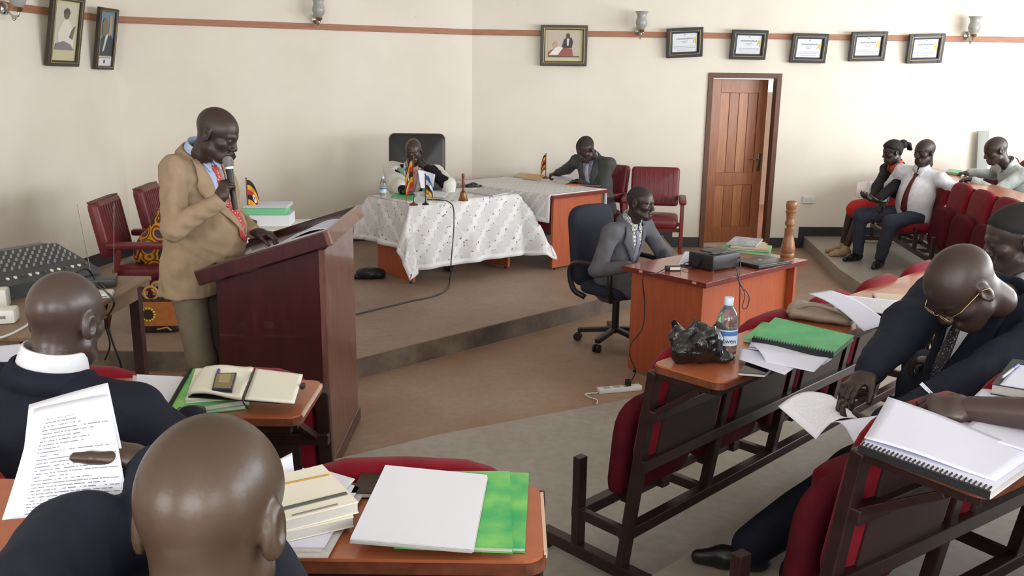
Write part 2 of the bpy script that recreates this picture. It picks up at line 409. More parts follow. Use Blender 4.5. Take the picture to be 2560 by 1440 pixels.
mb = MB(); mb.box((LW - .055, -.028, .98), (.045, .01, .22), .003); mb.tube([(LW - .055, -.03, 1.02), (LW - .055, -.07, 1.02), (LW - .17, -.075, 1.02)], .009, 8); mb.build('door_handle', METAL, leaf, True)
mb = MB(); mb.box((3.0, 14, -.06), (16, 5.4, .1)); struct(mb.build('ground_outside', mat('red_earth', (176, 112, 80), .9, noise=.3, nscale=1)))
mb = MB(); mb.box((3.2, 15, .9), (12, .25, 1.9)); struct(mb.build('wall_outside', mat('outside_wall_paint', (226, 190, 160), .8, noise=.1)))
# wall socket
sk = thing('wall_socket', 'white double wall socket on cream wall right of the door', 'socket'); sk.matrix_world = MR @ Matrix.Translation((4.13, -.012, .60))
mb = MB(); mb.box((0, 0, 0), (.146, .018, .086), .004); mb.build('plate', mat('white_plastic', (226, 226, 222), .35), sk)
for s in (-1, 1):
    mb = MB(); mb.box((s * .035 - .012, -.011, .02), (.012, .008, .022), .002); mb.build('switch', MATS['white_plastic'], sk)
    mb = MB(); mb.box((s * .035, -.0095, -.006), (.005, .002, .009)); mb.box((s * .035 - .011, -.0095, -.022), (.008, .002, .004)); mb.box((s * .035 + .011, -.0095, -.022), (.008, .002, .004)); mb.build('pin_slot', mat('socket_slot', (60, 60, 60), .6), sk)
# ---- wall lamps
GLASS = mat('frosted_glass', (206, 206, 204), .3, noise=.25, nscale=18, trans=.35, spec=.5)
CHROME = mat('tarnished_chrome', (196, 194, 190), .22, 1.0)
BRASSY = mat('aged_brass', (150, 124, 84), .35, .9)
def sconce(M, x, z, label, twist=0):
    t = thing('wall_lamp', label, 'wall lamp', group='wall lamps on the picture rail'); t.matrix_world = M @ Matrix.Translation((x, -.018, z)) @ Matrix.Rotation(math.pi, 4, 'Z')
    mb = MB(); mb.lathe([(.012, 0), (.045, 0), (.05, .012), (.03, .022), (.012, .03)], n=20)
    bmesh.ops.transform(mb.bm, matrix=Matrix.Rotation(-math.pi / 2, 4, 'X'), verts=mb.bm.verts); mb.build('wall_plate', CHROME, t, True)
    mb = MB(); mb.tube(bez([(0, .02, 0), (0, .06, -.05), (0, .115, -.06), (0, .13, -.01)], 8), .009, 8); mb.ball((0, .08, -.085), .012); mb.tube(bez([(0, .06, -.05), (0, .08, -.085), (0, .1, -.075)], 5), .006, 6); mb.build('arm', CHROME, t, True)
    mb = MB(); mb.lathe([(.012, -.03), (.034, -.012), (.038, .0), (.03, .012)], (0, .13, 0), 18); mb.build('lamp_holder', BRASSY, t, True)
    mb = MB(); prof = [(.03, .0), (.055, .03), (.068, .07), (.062, .11), (.052, .145), (.06, .175), (.078, .2)]
    mb.lathe(prof + [(r - .004, z) for r, z in prof[::-1]], (0, .13, .01), 28); mb.build('shade', GLASS, t, True)
    return t
sconce(ML, LLN - 1.62, 2.50, 'glass wall lamp on rail at the far left edge, left of the framed photographs')
sconce(MC, 2.02, 2.60, 'glass wall lamp high on the back wall, above the lectern speaker')
sconce(MR, 1.95, 2.56, 'glass wall lamp between large framed photo and first certificate')
sconce(MR, 5.85, 2.56, 'glass wall lamp to the right of the last certificate')
# ================================================================ framed pictures
FR_DK = mat('dark_frame_wood', (62, 50, 40), .35, noise=.3, nscale=30)
FR_BK = mat('black_frame_wood', (50, 50, 54), .35, noise=.2, nscale=20)
GOLD = mat('gold_beading', (176, 158, 112), .35, .6)
def framed(M, x, z, w, h, label, lean, tilt, border, fmat, matc, build_print, group=None, cat='picture'):
    t = thing('framed_picture', label, cat, group=group)
    t.matrix_world = M @ Matrix.Translation((x, -.03, z - h / 2)) @ Matrix.Rotation(math.radians(lean), 4, 'X') @ Matrix.Rotation(math.radians(tilt), 4, 'Y') @ Matrix.Translation((0, 0, h / 2))
    def ring(mb, w, h, b, y0, y1, bev):
        for sx in (-1, 1): mb.box((sx * (w / 2 - b / 2), (y0 + y1) / 2, 0), (b, y1 - y0, h), bev)
        for sz in (-1, 1): mb.box((0, (y0 + y1) / 2, sz * (h / 2 - b / 2)), (w - 2 * b + .002, y1 - y0, b), bev)
        return mb
    ring(MB(), w, h, border, -.03, .012, .005).build('frame', fmat, t)
    ring(MB(), w - 2 * border * .62, h - 2 * border * .62, .005, -.034, -.028, .001).build('gold_beading', GOLD, t)
    wi, hi = w - 2 * border, h - 2 * border
    mb = MB(); mb.box((0, -.004, 0), (wi, .006, hi)); mb.build('mount', matc, t)
    build_print(t, wi, hi)
    return t
def flat(t, name, poly, y, m, up=.002):
    mb = MB(); Mx = Matrix(((1, 0, 0, 0), (0, 0, -1, y), (0, 1, 0, 0), (0, 0, 0, 1))); mb.prism(poly, .0015, Mx); return mb.build(name, m, t)
def ellp(cx, cz, rx, rz, n=18): return [(cx + rx * math.cos(2 * math.pi * k / n), cz + rz * math.sin(2 * math.pi * k / n)) for k in range(n)]
def rect(x0, x1, z0, z1): return [(x0, z0), (x1, z0), (x1, z1), (x0, z1)]
PM = lambda n, c: mat('print_' + n, c, .5)
def pr_office(t, w, h):
    flat(t, 'print', rect(-w * .43, w * .43, -h * .36, h * .43), -.008, PM('pale_wall', (196, 184, 170)))
    y = -.0105
    flat(t, 'printed_desk', [(-w * .42, -h * .33), (w * .25, -h * .33), (w * .22, -h * .1), (-w * .2, -h * .06), (-w * .42, -h * .2)], y, PM('desk_red', (160, 84, 76)))
    flat(t, 'printed_suit', [(-w * .06, -h * .08), (w * .21, -h * .08), (w * .24, h * .12), (w * .2, h * .25), (w * .1, h * .29), (0, h * .2)], y - .002, PM('suit', (54, 52, 60)))
    flat(t, 'printed_shirt', [(w * .08, h * .0), (w * .12, h * .0), (w * .14, h * .23), (w * .07, h * .23)], y - .004, PM('shirt', (214, 210, 204)))
    flat(t, 'printed_head', ellp(w * .105, h * .32, w * .045, h * .075), y - .005, PM('skin', (78, 56, 46)))
    flat(t, 'printed_papers', [(-w * .4, -h * .3), (-w * .16, -h * .3), (-w * .02, -h * .06), (-w * .2, -h * .02)], y - .003, PM('paper', (232, 230, 228)))
    flat(t, 'printed_flag', [(-w * .3, -h * .04), (-w * .17, -h * .06), (-w * .2, h * .16), (-w * .28, h * .1)], y - .003, PM('flag', (190, 160, 140)))
    flat(t, 'printed_rule', rect(-w * .42, w * .42, -h * .37, -h * .335), y - .004, PM('rule', (84, 82, 84)))
def pr_standing(t, w, h):
    flat(t, 'print', rect(-w * .42, w * .42, -h * .34, h * .45), -.008, PM('pale_photo', (206, 198, 182)))
    y = -.0105
    flat(t, 'printed_robe', [(-w * .22, -h * .3), (w * .36, -h * .3), (w * .36, h * .0), (w * .2, h * .12), (w * .08, h * .2), (-w * .06, h * .2), (-w * .2, h * .08), (-w * .3, -h * .05)], y, PM('robe', (224, 218, 208)))
    flat(t, 'printed_head', ellp(0, h * .27, w * .11, h * .075), y - .002, PM('head_grey', (112, 96, 84)))
    flat(t, 'printed_hat', [(-w * .13, h * .29), (w * .14, h * .29), (w * .09, h * .36), (0, h * .385), (-w * .11, h * .35)], y - .003, PM('hat', (88, 80, 74)))
    flat(t, 'printed_desk', [(-w * .38, -h * .32), (w * .4, -h * .32), (w * .22, -h * .22), (-w * .05, -h * .17), (-w * .36, -h * .22)], y - .004, PM('desk_grey', (134, 130, 132)))
    flat(t, 'printed_shade', [(w * .16, -h * .1), (w * .3, -h * .14), (w * .38, h * .1), (w * .24, h * .02)], y - .004, PM('shade', (118, 112, 96)))
def pr_portrait(t, w, h):
    flat(t, 'print', rect(-w * .5, w * .5, -h * .32, h * .49), -.008, PM('portrait_blue', (104, 140, 168)))
    flat(t, 'caption_strip', rect(-w * .5, w * .5, -h * .5, -h * .33), -.008, PM('caption', (222, 224, 228)))
    y = -.0105
    flat(t, 'printed_suit', [(-w * .5, -h * .31), (w * .5, -h * .31), (w * .5, -h * .02), (w * .2, h * .12), (-w * .1, h * .08), (-w * .46, -h * .05)], y, PM('suit_dark', (66, 74, 84)))
    flat(t, 'printed_shirt', [(-w * .22, -h * .24), (-w * .12, -h * .22), (w * .14, h * .12), (-w * .06, h * .06)], y - .002, PM('shirt', (214, 210, 204)))
    flat(t, 'printed_head', ellp(-w * .14, h * .22, w * .2, h * .17), y - .003, PM('skin_light', (132, 112, 84)))
    flat(t, 'printed_flag', [(w * .16, h * .05), (w * .4, h * .1), (w * .32, h * .46), (w * .14, h * .44)], y - .001, PM('flag_warm', (178, 148, 110)))
    flat(t, 'printed_crest', ellp(0, -h * .42, w * .06, h * .035), y, PM('rule', (84, 82, 84)))
    flat(t, 'printed_line', rect(-w * .42, w * .42, -h * .356, -h * .346), y, PM('rule', (84, 82, 84)))
def pr_cert(t, w, h):
    flat(t, 'certificate_sheet', rect(-w * .45, w * .45, -h * .46, h * .46), -.008, PM('certificate', (224, 228, 234)))
    y = -.0105; ln = PM('print_ink', (150, 158, 172)); rnd = random.Random(3)
    flat(t, 'crest', ellp(0, h * .4, w * .03, h * .035), y, ln)
    x = -w * .3
    while x < w * .3:                      # the title: a line of small letter shapes
        l = w * rnd.uniform(.02, .05); flat(t, 'title_letter', rect(x, x + l, h * .16, h * .16 + h * rnd.uniform(.05, .09)), y, ln); x += l + w * .015
    for z, a in ((.06, .12), (-.02, .08), (-.2, .38), (-.27, .4), (-.38, .3)): flat(t, 'text_line', rect(-w * a, w * a, h * z, h * (z + .02)), y, ln)
    yl = PM('ribbon_yellow', (214, 202, 60))
    flat(t, 'ribbon', [(w * .30, -h * .04), (w * .34, -h * .02), (w * .38, h * .12), (w * .41, -h * .1), (w * .44, -h * .08), (w * .42, h * .22), (w * .38, h * .26), (w * .35, h * .2)], y, yl)
MAT_CREAM = mat('cream_mount', (206, 198, 160), .7); MAT_BLK = mat('dark_mount', (74, 76, 82), .6)
framed(ML, LLN - .95, 2.37, .46, .62, 'large dark-framed photo of a person in pale robes, leaning off the left wall', 12, 0, .05, FR_DK, MAT_CREAM, pr_standing, cat='framed photo')
framed(ML, LLN - .30, 2.33, .31, .58, 'slim dark-framed portrait with blue background near the left corner', 11, 0, .035, FR_DK, MAT_CREAM, pr_portrait, cat='framed photo')
framed(MR, 1.07, 2.385, .545, .46, 'gold-trimmed framed photo of a suited person writing at a desk, on back wall', 3, 0, .055, FR_DK, MAT_CREAM, pr_office, cat='framed photo')
for k, (x, z, ti) in enumerate(((2.49, 2.44, -3.5), (3.235, 2.425, .4), (3.95, 2.395, .4), (4.655, 2.425, -1.5), (5.345, 2.41, -2))):
    lab = ['leftmost of the five black-framed certificates, left of the door', 'black-framed certificate right above the brown door', 'middle one of the five black-framed certificates in the row', 'second black-framed certificate from the right end of the row', 'rightmost of the five black-framed certificates, next to wall lamp'][k]
    framed(MR, x, z, .425, .335, lab, 9, ti, .055, FR_BK, MAT_BLK, pr_cert, 'certificates along the rail', 'certificate')
# ================================================================ furniture
LAM = mat('orange_laminate', (178, 92, 60), .38, noise=.18, nscale=5, stretch=(8, 8, 1), spec=.4)
LAMTOP = mat('red_laminate_top', (158, 78, 58), .22, noise=.15, nscale=4, stretch=(1, 6, 6), coat=.3)
LAMEDGE = mat('red_brown_edge', (116, 44, 40), .3, noise=.15, nscale=9)
LAMDK = mat('dark_red_laminate', (120, 46, 38), .4, noise=.2, nscale=6)
CHIP = mat('bare_chipboard', (206, 170, 140), .8, noise=.2, nscale=40)
MAHO = mat('mahogany_veneer', (66, 24, 24), .3, noise=.35, nscale=4, stretch=(7, 7, 1), coat=.35, bump=.03, bscale=25)
MAHO2 = mat('mahogany_worn', (122, 82, 72), .3, noise=.45, nscale=7, stretch=(4, 4, 1), coat=.3)
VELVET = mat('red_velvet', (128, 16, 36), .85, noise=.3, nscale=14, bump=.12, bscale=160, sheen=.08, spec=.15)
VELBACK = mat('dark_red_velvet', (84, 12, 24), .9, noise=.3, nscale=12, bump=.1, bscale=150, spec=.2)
FRMET = mat('dark_enamel_metal', (58, 38, 36), .35, .25, noise=.35, nscale=25)
DESKTOP = mat('orange_desk_board', (176, 100, 66), .28, noise=.15, nscale=4, stretch=(1, 7, 7), coat=.25)
DESKEDGE = mat('worn_desk_edge', (118, 66, 44), .45, noise=.5, nscale=30)
BAND = mat('pale_edge_band', (206, 178, 160), .4)
PLY = mat('dark_plywood', (52, 34, 30), .5)
def pillow(mb, outline, th, M=Matrix(), soft=.02):
    """closed outline in (x, z), thickness along y, rounded rim"""
    cx = sum(p[0] for p in outline) / len(outline); cz = sum(p[1] for p in outline) / len(outline)
    ext = max(max(abs(p[0] - cx) for p in outline), max(abs(p[1] - cz) for p in outline)); rings = []
    for y, ins in ((-th / 2, soft * 1.3), (-th / 2 * .82, soft * .45), (-th * .22, 0), (th * .22, 0), (th / 2 * .82, soft * .45), (th / 2, soft * 1.3)):
        k = 1 - ins / ext; rings.append([mb.bm.verts.new(M @ Vector((cx + (x - cx) * k, y, cz + (z - cz) * k))) for x, z in outline])
    n = len(outline)
    for a, b in zip(rings, rings[1:]):
        for i in range(n): mb.bm.faces.new((a[i], a[(i + 1) % n], b[(i + 1) % n], b[i]))
    for r, y, s in ((rings[0], -th / 2 * 1.08, -1), (rings[-1], th / 2 * 1.08, 1)):
        c = mb.bm.verts.new(M @ Vector((cx, y, cz)))
        for i in range(n): mb.bm.faces.new((r[i], r[(i + 1) % n], c))
    return mb
def arch(w, z0, z1, r, top, n=10):
    """outline: rounded lower corners and an arched top"""
    pts = []
    for k in range(5): a = math.pi + math.pi / 2 * k / 4; pts.append((-w / 2 + r + r * math.cos(a), z0 + r + r * math.sin(a)))
    for k in range(5): a = 1.5 * math.pi + math.pi / 2 * k / 4; pts.append((w / 2 - r + r * math.cos(a), z0 + r + r * math.sin(a)))
    for k in range(n + 1): a = math.pi * k / n; c = math.cos(a); pts.append((w / 2 * math.copysign(abs(c) ** .55, c), z1 - top + top * math.sin(a) ** .8))
    return pts
def seat_row(label, loc, rz, n, pitch=.52, desk=None, sit=(), loose=True, cat='seat row', dz=.895):
    """bench of tip-up seats, local +y is where the sitters face; 'sit' are seats folded down; a writing board is fixed behind"""
    t = thing('seat_row', label, cat, loc, rz, 'fixed seat rows'); W = n * pitch
    def post(a, b, w=.045): mb = MB(); mb.bar(a, b, w, w * .8, .004, up=(0, 1, 0)); mb.build('post', FRMET, t)
    for k in range(n + 1):
        x = k * pitch; end = k in (0, n)
        if end:
            mb = MB(); mb.bar((x, -.12, .055), (x, .45, .055), .05, .05, .004); mb.box((x, .43, .015), (.03, .03, .03)); mb.box((x, -.10, .015), (.03, .03, .03)); mb.build('foot_beam', FRMET, t)
        post((x, .05, .08 if end else .2), (x, -.055, .86)); post((x, .27, .08 if end else .2), (x, .27, .44))
        mb = MB(); mb.bar((x, .04, .21), (x, .27, .21), .03, .04, .003); mb.build('cross_brace', FRMET, t)
    for y, z, w in ((.04, .21, .045), (.27, .21, .045), (-.02, .50, .045), (-.06, .70, .04)):
        mb = MB(); mb.bar((-.02, y, z), (W + .02, y, z), w, w, .004); mb.build('rail', FRMET, t)
    for k in range(n):
        x = (k + .5) * pitch
        M = Matrix.Translation((x, .025, .5)) @ Matrix.Rotation(math.radians(9), 4, 'X')
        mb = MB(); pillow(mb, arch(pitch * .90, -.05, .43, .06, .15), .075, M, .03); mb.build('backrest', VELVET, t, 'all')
        mb = MB(); mb.box(M @ Vector((0, -.042, .2)), (pitch * .7, .012, .36), .004, M.to_3x3()); mb.build('back_panel', PLY, t)
        if k in sit:
            mb = MB(); pillow(mb, arch(pitch * .88, -.22, .22, .05, .1), .09, Matrix.Translation((x, .30, .42)) @ Matrix.Rotation(-math.pi / 2, 4, 'X'), .03); s = mb.build('seat_cushion', VELVET, t, 'all')
            mb = MB(); mb.box((x, .28, .365), (pitch * .6, .3, .02), .004); mb.build('seat_board', PLY, s)
        else:
            Ms = Matrix.Translation((x, .14, .32)) @ Matrix.Rotation(math.radians(5), 4, 'X')
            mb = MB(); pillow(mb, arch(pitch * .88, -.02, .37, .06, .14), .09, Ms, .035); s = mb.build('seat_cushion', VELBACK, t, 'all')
            mb = MB(); mb.box((x, .165, .29), (pitch * .5, .05, .07), .004); mb.box((x - pitch * .2, .15, .27), (.05, .05, .05), .004); mb.box((x + pitch * .2, .15, .27), (.05, .05, .05), .004); mb.build('seat_hinge', PLY, s)
    if desk:
        x0, x1, y0, y1 = desk; z = dz; r = .035
        out = []
        for cx, cy, a0 in ((x0 + r, y0 + r, math.pi), (x1 - r, y0 + r, 1.5 * math.pi), (x1 - r, y1 - r, 0), (x0 + r, y1 - r, .5 * math.pi)):
            for q in range(5): a = a0 + math.pi / 2 * q / 4; out.append((cx + r * math.cos(a), cy + r * math.sin(a)))
        mb = MB(); mb.prism(out, .006, Matrix.Translation((0, 0, z - .006))); d = mb.build('writing_board', DESKTOP, t)
        cxm, cym = (x0 + x1) / 2, (y0 + y1) / 2
        mb = MB(); mb.prism([(cxm + (px - cxm) * 1.004, cym + (py - cym) * 1.012) for px, py in out], .021, Matrix.Translation((0, 0, z - .0275))); mb.build('board_edge', DESKEDGE, d)
        mb = MB(); mb.bar((x1 + .003, y0 + .03, z - .006), (x1 + .003, y1 - .03, z - .006), .006, .012); mb.build('edge_band', BAND, d)
        for k in range(n + 1):
            x = min(max(k * pitch, x0 + .03), x1 - .03)
            mb = MB(); mb.bar((x, -.05, z - .045), (x, y0 + .05, z - .045), .025, .025, .002); mb.bar((x, -.045, z - .2), (x, y0 + .1, z - .06), .02, .02, .002, up=(1, 0, 0)); mb.build('board_bracket', FRMET, t)
        mb = MB(); mb.bar((x0 + .03, y0 + .04, z - .045), (x1 - .03, y0 + .04, z - .045), .03, .03, .003); mb.build('board_rail', FRMET, t)
    return t
# left block faces the lectern (+y); right block is turned; far block faces the door side
seat_row('red tip-up seat row in front of the lectern, writing board carrying an open planner', (-2.70, 2.70, .145), 0, 4, .525, (-.02, 2.105, -.375, -.06), ())
seat_row('red tip-up seat row with writing board carrying two green books and a white sheet', (-2.05, 1.70, .29), 0, 4, .525, (-.02, 2.11, -.37, -.085), (0, 1, 2))
seat_row('row of red seats under the man in the bottom left foreground', (-1.85, .72, .435), 0, 4, .525, None, (2,))
AR2 = math.radians(34)
RR1 = seat_row('empty red seat row on the right, writing board carrying a bottle and a black bag', (*uv(2.37, 1.76), .145), AR, 5, .52, (-.03, 2.6, -.335, -.06), ())
RR2 = seat_row('red seat row at the lower right, writing board carrying a comb-bound notebook', (.781, 1.937, .29), AR2, 5, .52, (-.03, 2.6, -.36, -.06), (1, 2))
RR3 = seat_row('red seat row just outside the lower right edge behind the comb-bound notebook', (1.30, 1.17, .435), AR2, 4, .52, None, (0, 1))
AF = math.radians(82)
def ff(a, b, base): return (base[0] + a * math.cos(AF) - b * math.sin(AF), base[1] + a * math.sin(AF) + b * math.cos(AF))
FB1 = (4.02, 6.55); FB2 = (5.08, 6.5)
seat_row('distant red seat row on the right tier where two people sit', (*FB1, .145), AF, 7, .55, (-.03, 3.9, -.40, -.06), (4, 5), dz=.895)
seat_row('farthest red seat row at the right edge behind the man in the pale shirt', (*FB2, .29), AF, 7, .55, (-.03, 2.85, -.40, -.06), (4,), dz=.895)

# ---- lectern (speaker stands on its -x side)
lc = thing('lectern', 'dark mahogany lectern with slanted top and worn right side', 'lectern', (-1.19, 4.53, 0))
mb = MB(); mb.prism([(-.245, 0), (.255, 0), (.255, 1.165), (-.245, 1.005)], .035, Matrix(((1, 0, 0, 0), (0, 0, 1, -.375), (0, 1, 0, 0), (0, 0, 0, 1)))); mb.build('side_panel', MAHO, lc)
mb = MB(); mb.prism([(-.245, 0), (.255, 0), (.255, 1.165), (-.245, 1.005)], .035, Matrix(((1, 0, 0, 0), (0, 0, 1, .34), (0, 1, 0, 0), (0, 0, 0, 1)))); mb.build('side_panel', MAHO, lc)
mb = MB(); mb.box((.272, 0, .585), (.034, .75, 1.17), .004); mb.build('front_panel', MAHO2, lc)
mb = MB(); mb.box((0, 0, .55), (.48, .68, .02), .003); mb.build('shelf', MAHO, lc)
mb = MB(); mb.box((.02, 0, .04), (.56, .80, .08), .01); mb.build('plinth', MAHO, lc)
SL = math.atan2(.16, .5); ML_ = Matrix.Translation((.005, 0, 1.125)) @ Matrix.Rotation(-SL, 4, 'Y'); LTOP = Matrix.Translation((-1.19, 4.53, 0)) @ ML_
mb = MB(); mb.box(ML_ @ Vector((0, 0, 0)), (.66, .88, .03), .006, ML_.to_3x3()); mb.build('slanted_top', MAHO, lc)
for y in (-.435, .435):
    mb = MB(); mb.box(ML_ @ Vector((0, y, .012)), (.66, .03, .075), .006, ML_.to_3x3()); mb.build('top_rim', MAHO, lc)
mb = MB(); mb.box(ML_ @ Vector((.335, 0, .012)), (.03, .90, .075), .006, ML_.to_3x3()); mb.build('front_rim', MAHO2, lc)
mb = MB(); mb.box(ML_ @ Vector((-.325, 0, .02)), (.02, .84, .03), .004, ML_.to_3x3()); mb.build('paper_stop', MAHO, lc)

# ---- desks
def desk(label, loc, rz, L, Dp, H, foot=True, modesty=.45, chips=(), topm=LAMTOP):
    """local x along the length, -y is the public side with the modesty panel"""
    t = thing('desk', label, 'desk', loc, rz)
    mb = MB(); mb.box((0, 0, H - .0145), (L, Dp, .03), .004); mb.build('desk_top', topm, t)
    mb = MB()
    for sx in (-1, 1): mb.box((sx * (L / 2 - .001), 0, H - .016), (.006, Dp + .004, .034), .002)
    for sy in (-1, 1): mb.box((0, sy * (Dp / 2 - .001), H - .016), (L + .004, .006, .034), .002)
    mb.build('edge_banding', LAMEDGE, t)
    for sx in (-1, 1):
        mb = MB(); mb.box((sx * (L / 2 - .06), 0, (H - .03) / 2 + .01), (.03, Dp - .1, H - .05), .002); p = mb.build('side_panel', LAM, t)
        for sy in (-1, 1): m2 = MB(); m2.cyl((sx * (L / 2 - .06), sy * (Dp / 2 - .1), 0), (sx * (L / 2 - .06), sy * (Dp / 2 - .1), .02), .012, n=10); m2.build('foot', mat('black_plastic', (28, 28, 30), .4), p)
    mb = MB(); mb.box((0, -Dp / 2 + .12, H - .03 - modesty / 2), (L - .15, .02, modesty), .002); mb.build('modesty_panel', LAMDK if modesty < .5 else LAM, t)
    for (x, y) in chips:
        mb = MB(); mb.box((x, y, H - .012), (.03 if abs(y) > Dp / 2 - .01 else .012, .012 if abs(y) > Dp / 2 - .01 else .03, .016), .003); mb.build('chipped_edge', CHIP, t)
    return t
# projector desk
pA, pN, pR = at(1553.6, 665, .75), at(1766.5, 708, .75), at(2020, 649, .75)
PD_L = (pR - pN).length; PD_W = (pA - pN).length; PD_RZ = math.atan2(pR.y - pN.y, pR.x - pN.x)
PD_C = (pA + pR) / 2
desk('orange-brown desk carrying a projector, right of centre on the hall floor', (PD_C.x, PD_C.y, 0), PD_RZ, PD_L, PD_W, .75, modesty=.60, chips=((-PD_L / 2, .18), (-PD_L / 2, -.26)))
# table of the presiding man
T1C = Vector((-.66, 8.47, .145)); T1R = math.radians(40)
desk('presiding desk on the stage under a white lace cloth', T1C, T1R, 1.25, .70, .75, modesty=.35)
t2n, t2r, t2b = at(1384, 490, .895), at(1541, 472, .895), at(1228, 440, .895)
T2R = math.radians(44); T2U = Vector((math.cos(T2R), math.sin(T2R), 0)); T2V = Vector((-math.sin(T2R), math.cos(T2R), 0))
T2W, T2L = .82, 1.60
T2C = Vector((t2n.x, t2n.y, .145)) + T2U * (T2W / 2) + T2V * (T2L / 2)
desk("clerk's desk at the back of the stage with an uncovered orange end panel", T2C, T2R - math.pi / 2, T2L, T2W, .75, modesty=.35)
# lace cloths
def lace(name, k, hole, sc):
    """net ground (alpha k), dense scroll bands and blossoms, open cut-work beside the bands"""
    m = bpy.data.materials.new(name); m.use_nodes = True; nt = m.node_tree; b = nt.nodes['Principled BSDF']
    b.inputs['Base Color'].default_value = lin((236, 236, 238)); b.inputs['Roughness'].default_value = .8; b.inputs['Specular IOR Level'].default_value = .1
    uvn = node(nt, 'ShaderNodeUVMap'); sp = node(nt, 'ShaderNodeSeparateXYZ'); nt.links.new(uvn.outputs[0], sp.inputs[0])
    def mth(op, a, c=None, d=None):
        q = node(nt, 'ShaderNodeMath', operation=op)
        for i, w in enumerate((a, c, d)):
            if w is None: continue
            if isinstance(w, (int, float)): q.inputs[i].default_value = w
            else: nt.links.new(w, q.inputs[i])
        return q.outputs[0]
    kx = mth('MULTIPLY', sp.outputs[0], 6.283 * sc / 2); ky = mth('MULTIPLY', sp.outputs[1], 6.283 * sc / 2.3)
    f1 = mth('SINE', mth('ADD', kx, mth('MULTIPLY', mth('SINE', mth('MULTIPLY', ky, 2.0)), .7))); f2 = mth('SINE', mth('ADD', ky, mth('MULTIPLY', mth('SINE', mth('MULTIPLY', kx, 2.0)), .6)))
    fa = mth('ABSOLUTE', mth('ADD', f1, f2))
    band = mth('LESS_THAN', fa, .13); side = mth('MULTIPLY', mth('LESS_THAN', fa, .48), mth('GREATER_THAN', fa, .15))
    v = node(nt, 'ShaderNodeTexVoronoi', feature='F1'); v.inputs['Scale'].default_value = sc * 4.5; nt.links.new(uvn.outputs[0], v.inputs['Vector'])
    sc_ = node(nt, 'ShaderNodeSeparateColor'); nt.links.new(v.outputs['Color'], sc_.inputs[0])
    leaf_ = mth('MULTIPLY', mth('LESS_THAN', v.outputs['Distance'], .38), mth('GREATER_THAN', sc_.outputs[0], .45))
    cut_ = mth('MULTIPLY', side, leaf_)
    v2 = node(nt, 'ShaderNodeTexVoronoi', feature='F1'); v2.inputs['Scale'].default_value = sc * 1.6; nt.links.new(uvn.outputs[0], v2.inputs['Vector'])
    blossom = mth('MULTIPLY', mth('LESS_THAN', v2.outputs['Distance'], .13), mth('GREATER_THAN', v2.outputs['Distance'], .05))
    al = mth('MAXIMUM', mth('MAXIMUM', band, blossom), mth('MULTIPLY', side, .25))
    al2 = mth('MULTIPLY_ADD', al, .97 - k, k)
    nt.links.new(mth('MULTIPLY_ADD', cut_, -hole, al2), b.inputs['Alpha']); return m
